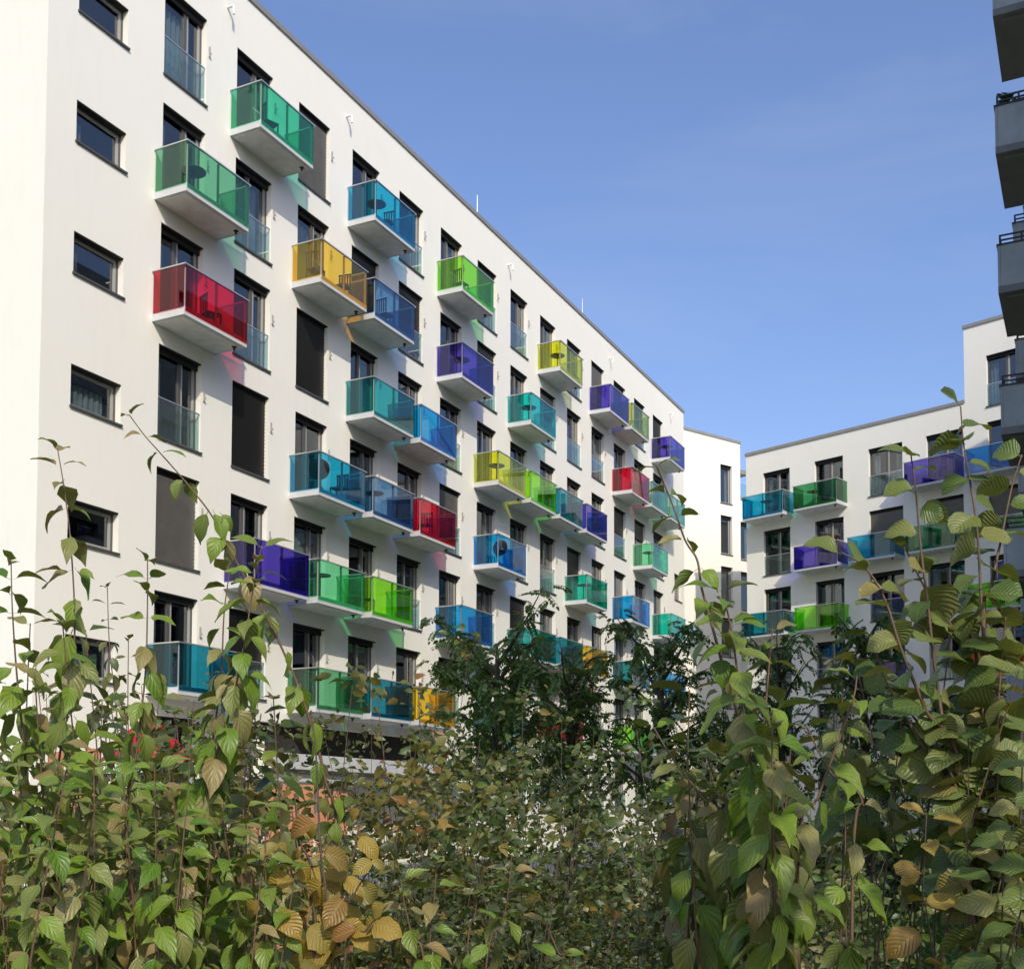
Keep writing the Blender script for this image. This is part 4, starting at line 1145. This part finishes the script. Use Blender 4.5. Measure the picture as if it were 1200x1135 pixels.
# ---- courtyard trees with feathery leaves
def tree(label, u, v0, v1, Y, halfw, seed, n=1500):
    base = at(u, 951, Y); cx_ = base.x
    ztop, zlow = at(u, v0, Y).z, at(u, v1, Y).z
    t = empty('tree', (cx_, Y, 0)); tag(t, label, 'tree', 'feathery leaved trees in the courtyard')
    r_ = random.Random(seed); tr = MB()
    zf = zlow * .38
    tr.tube([(0, 0, 0), (.05, .02, zf), (.02, .05, zlow), (.0, .0, ztop - .8)], [.15, .12, .085, .02], 9)
    tips = []
    for i in range(19):
        h = zf + (ztop - 1.0 - zf) * (i / 19)
        a = i * 2.4 + r_.uniform(-.4, .4); L = halfw * r_.uniform(.6, 1.05) * (1 - .22 * (i / 19) ** 2)
        e = Vector((math.cos(a) * L, math.sin(a) * L, h + r_.uniform(.5, 1.3)))
        m = Vector((math.cos(a) * L * .5, math.sin(a) * L * .5, h + .55))
        path = spline([Vector((.02, .02, h)), m, e], 6)
        tr.tube(path, [.045 - .04 * k / (len(path) - 1) for k in range(len(path))], 5, cap=False)
        tips += [(p, L) for p in path[3:]]
    tr.build('trunk', M['bark'], t, smooth=True)
    items = []
    for i in range(n):
        p, L = r_.choice(tips)
        q = p + Vector((r_.gauss(0, .11), r_.gauss(0, .11), r_.gauss(0, .09)))
        d = (rdir(r_) + UP * r_.uniform(-.9, .35)).normalized()
        ln = r_.uniform(.24, .42); x, y, z = frame_axes(d, UP + rdir(r_) * .5)
        for k in range(7):
            f = (k + 1) / 7.5
            c = q + d * (ln * f) - UP * (.12 * f * f)
            for sg in ((-1, 1) if k < 6 else (0,)):
                dd = (x * sg * .9 + d * .55 - UP * .25).normalized()
                items.append((c, dd, z + rdir(r_) * .4, ln * .30 * r_.uniform(.7, 1.15)))
    o = link('crown', stuff_mesh('crown', items, LM['tree']), t); o['kind'] = 'stuff'
tree('dark feathery tree in front of the middle of the long block, left of the pair', 582, 702, 830, 21.0, 1.65, 61, 680)
tree('slightly lower feathery tree close behind the right side of the first', 668, 738, 850, 22.5, 1.3, 62, 460)
tree('feathery tree before the far end of the long block', 775, 706, 850, 23.0, 1.4, 63, 500)
tree('slender feathery tree under the lime balcony of the right block', 915, 715, 850, 26.0, .9, 64, 300)
tree('feathery tree covering the dark windows of the right block', 1015, 690, 860, 25.0, 1.05, 65, 400)
tree('feathery tree in deep shade low behind the alder stems', 1105, 800, 900, 24.0, 1.2, 66, 420)
tree('feathery tree low behind the drooping dogwood', 850, 810, 900, 25.0, 1.0, 67, 420)

# ---- orange slatted screen and red parasol seen through the left shrubs
M['orange'] = plain('orange_stained_timber', (0.40, 0.17, 0.085), 0.7, 0.3, noise=0.25, scale=6)
M['red'] = plain('red_canvas', (0.40, 0.013, 0.022), 0.85, 0.2, noise=0.1, scale=5)
sc_ = empty('slatted_screen', at(230, 951, 9.0) - Vector((0, 0, EYE)), R(14)); tag(sc_, 'orange stained timber slat screen showing through the left shrubs', 'screen')
bm_ = MB().box(-.055, .055, -.012, .012, .05, 1.0).mesh('slat', M['orange'])
for i in range(17):
    x = -1.0 + i * .13; h = (2.05 if i < 3 else 1.78) + rnd.uniform(-.03, .03)
    o = link('slat', bm_, sc_, (x, rnd.uniform(-.004, .004), 0)); o.scale = (1, 1, h)
rl_ = MB().box(-1.06, 1.2, .014, .05, .5, .58); rl_.box(-1.06, 1.2, .014, .05, 1.5, 1.58); rl_.build('rail', M['orange'], sc_)
pp = at(172, 951, 8.2); ps = empty('parasol', (pp.x, pp.y, 0)); tag(ps, 'small open red parasol behind the left shrubs', 'parasol')
cv = MB(); ns = 32; rings = []
for j in range(8):
    f = j / 7; z = 2.25 - .30 * f ** 1.15; rr = .02 + .29 * f
    rings.append([(rr * (1 + .06 * math.cos(8 * 2 * math.pi * s / ns)) * math.cos(2 * math.pi * s / ns), rr * (1 + .06 * math.cos(8 * 2 * math.pi * s / ns)) * math.sin(2 * math.pi * s / ns), z) for s in range(ns)])
for a, b in zip(rings, rings[1:]):
    for s in range(ns): cv.quad(a[s], b[s], b[(s + 1) % ns], a[(s + 1) % ns])
cv.build('canopy', M['red'], ps, smooth=True)
MB().tube([(0, 0, 0), (0, 0, 2.28)], [.022, .022], 10).build('pole', M['wood'], ps)
MB().tube([(0, 0, 0), (0, 0, .09)], [.25, .22], 20).build('foot', M['concrete'], ps)

# ---- a dark plant on the ledge of the grey balcony at the top right
pq = cpos(26.62, -1.55); pl_ = empty('potted_plant', (pq.x, pq.y, 16.5)); tag(pl_, 'dark potted plant behind the rail of the upper grey balcony', 'plant')
MB().tube([(0, 0, -.02), (0, 0, .12)], [.06, .075], 12).build('pot', M['c_dark'], pl_)
rp = random.Random(9)
o = link('foliage', stuff_mesh('foliage', [(Vector((rp.gauss(0, .07), rp.gauss(0, .07), .19 + rp.gauss(0, .06))), (rdir(rp) + UP * rp.uniform(-.2, .8)).normalized(), UP + rdir(rp) * .5, .09) for _ in range(160)], LM['tree']), pl_); o['kind'] = 'stuff'

# ---- grass blades on the lawn in the gap at the lower right
r_ = random.Random(77); items = []
for i in range(16000):
    Y = 8.5 + 13 * r_.random() ** 1.6; u = r_.uniform(900, 1230)
    p = at(u, 951, Y); p.z = 0
    items.append((p, (UP + rdir(r_) * .45).normalized(), rdir(r_), r_.uniform(.05, .10)))
LM['grass'] = leaf_material('grass_blade', [(0, (.08, .16, .025)), (1, (.15, .24, .05))], (.1, .1, .1), (.09, .12, .03), None, .3, island=True)
o = link('grass', stuff_mesh('grass', items, LM['grass'])); tag(o, 'short green grass on the lawn behind the right shrubs', 'grass', kind='stuff')
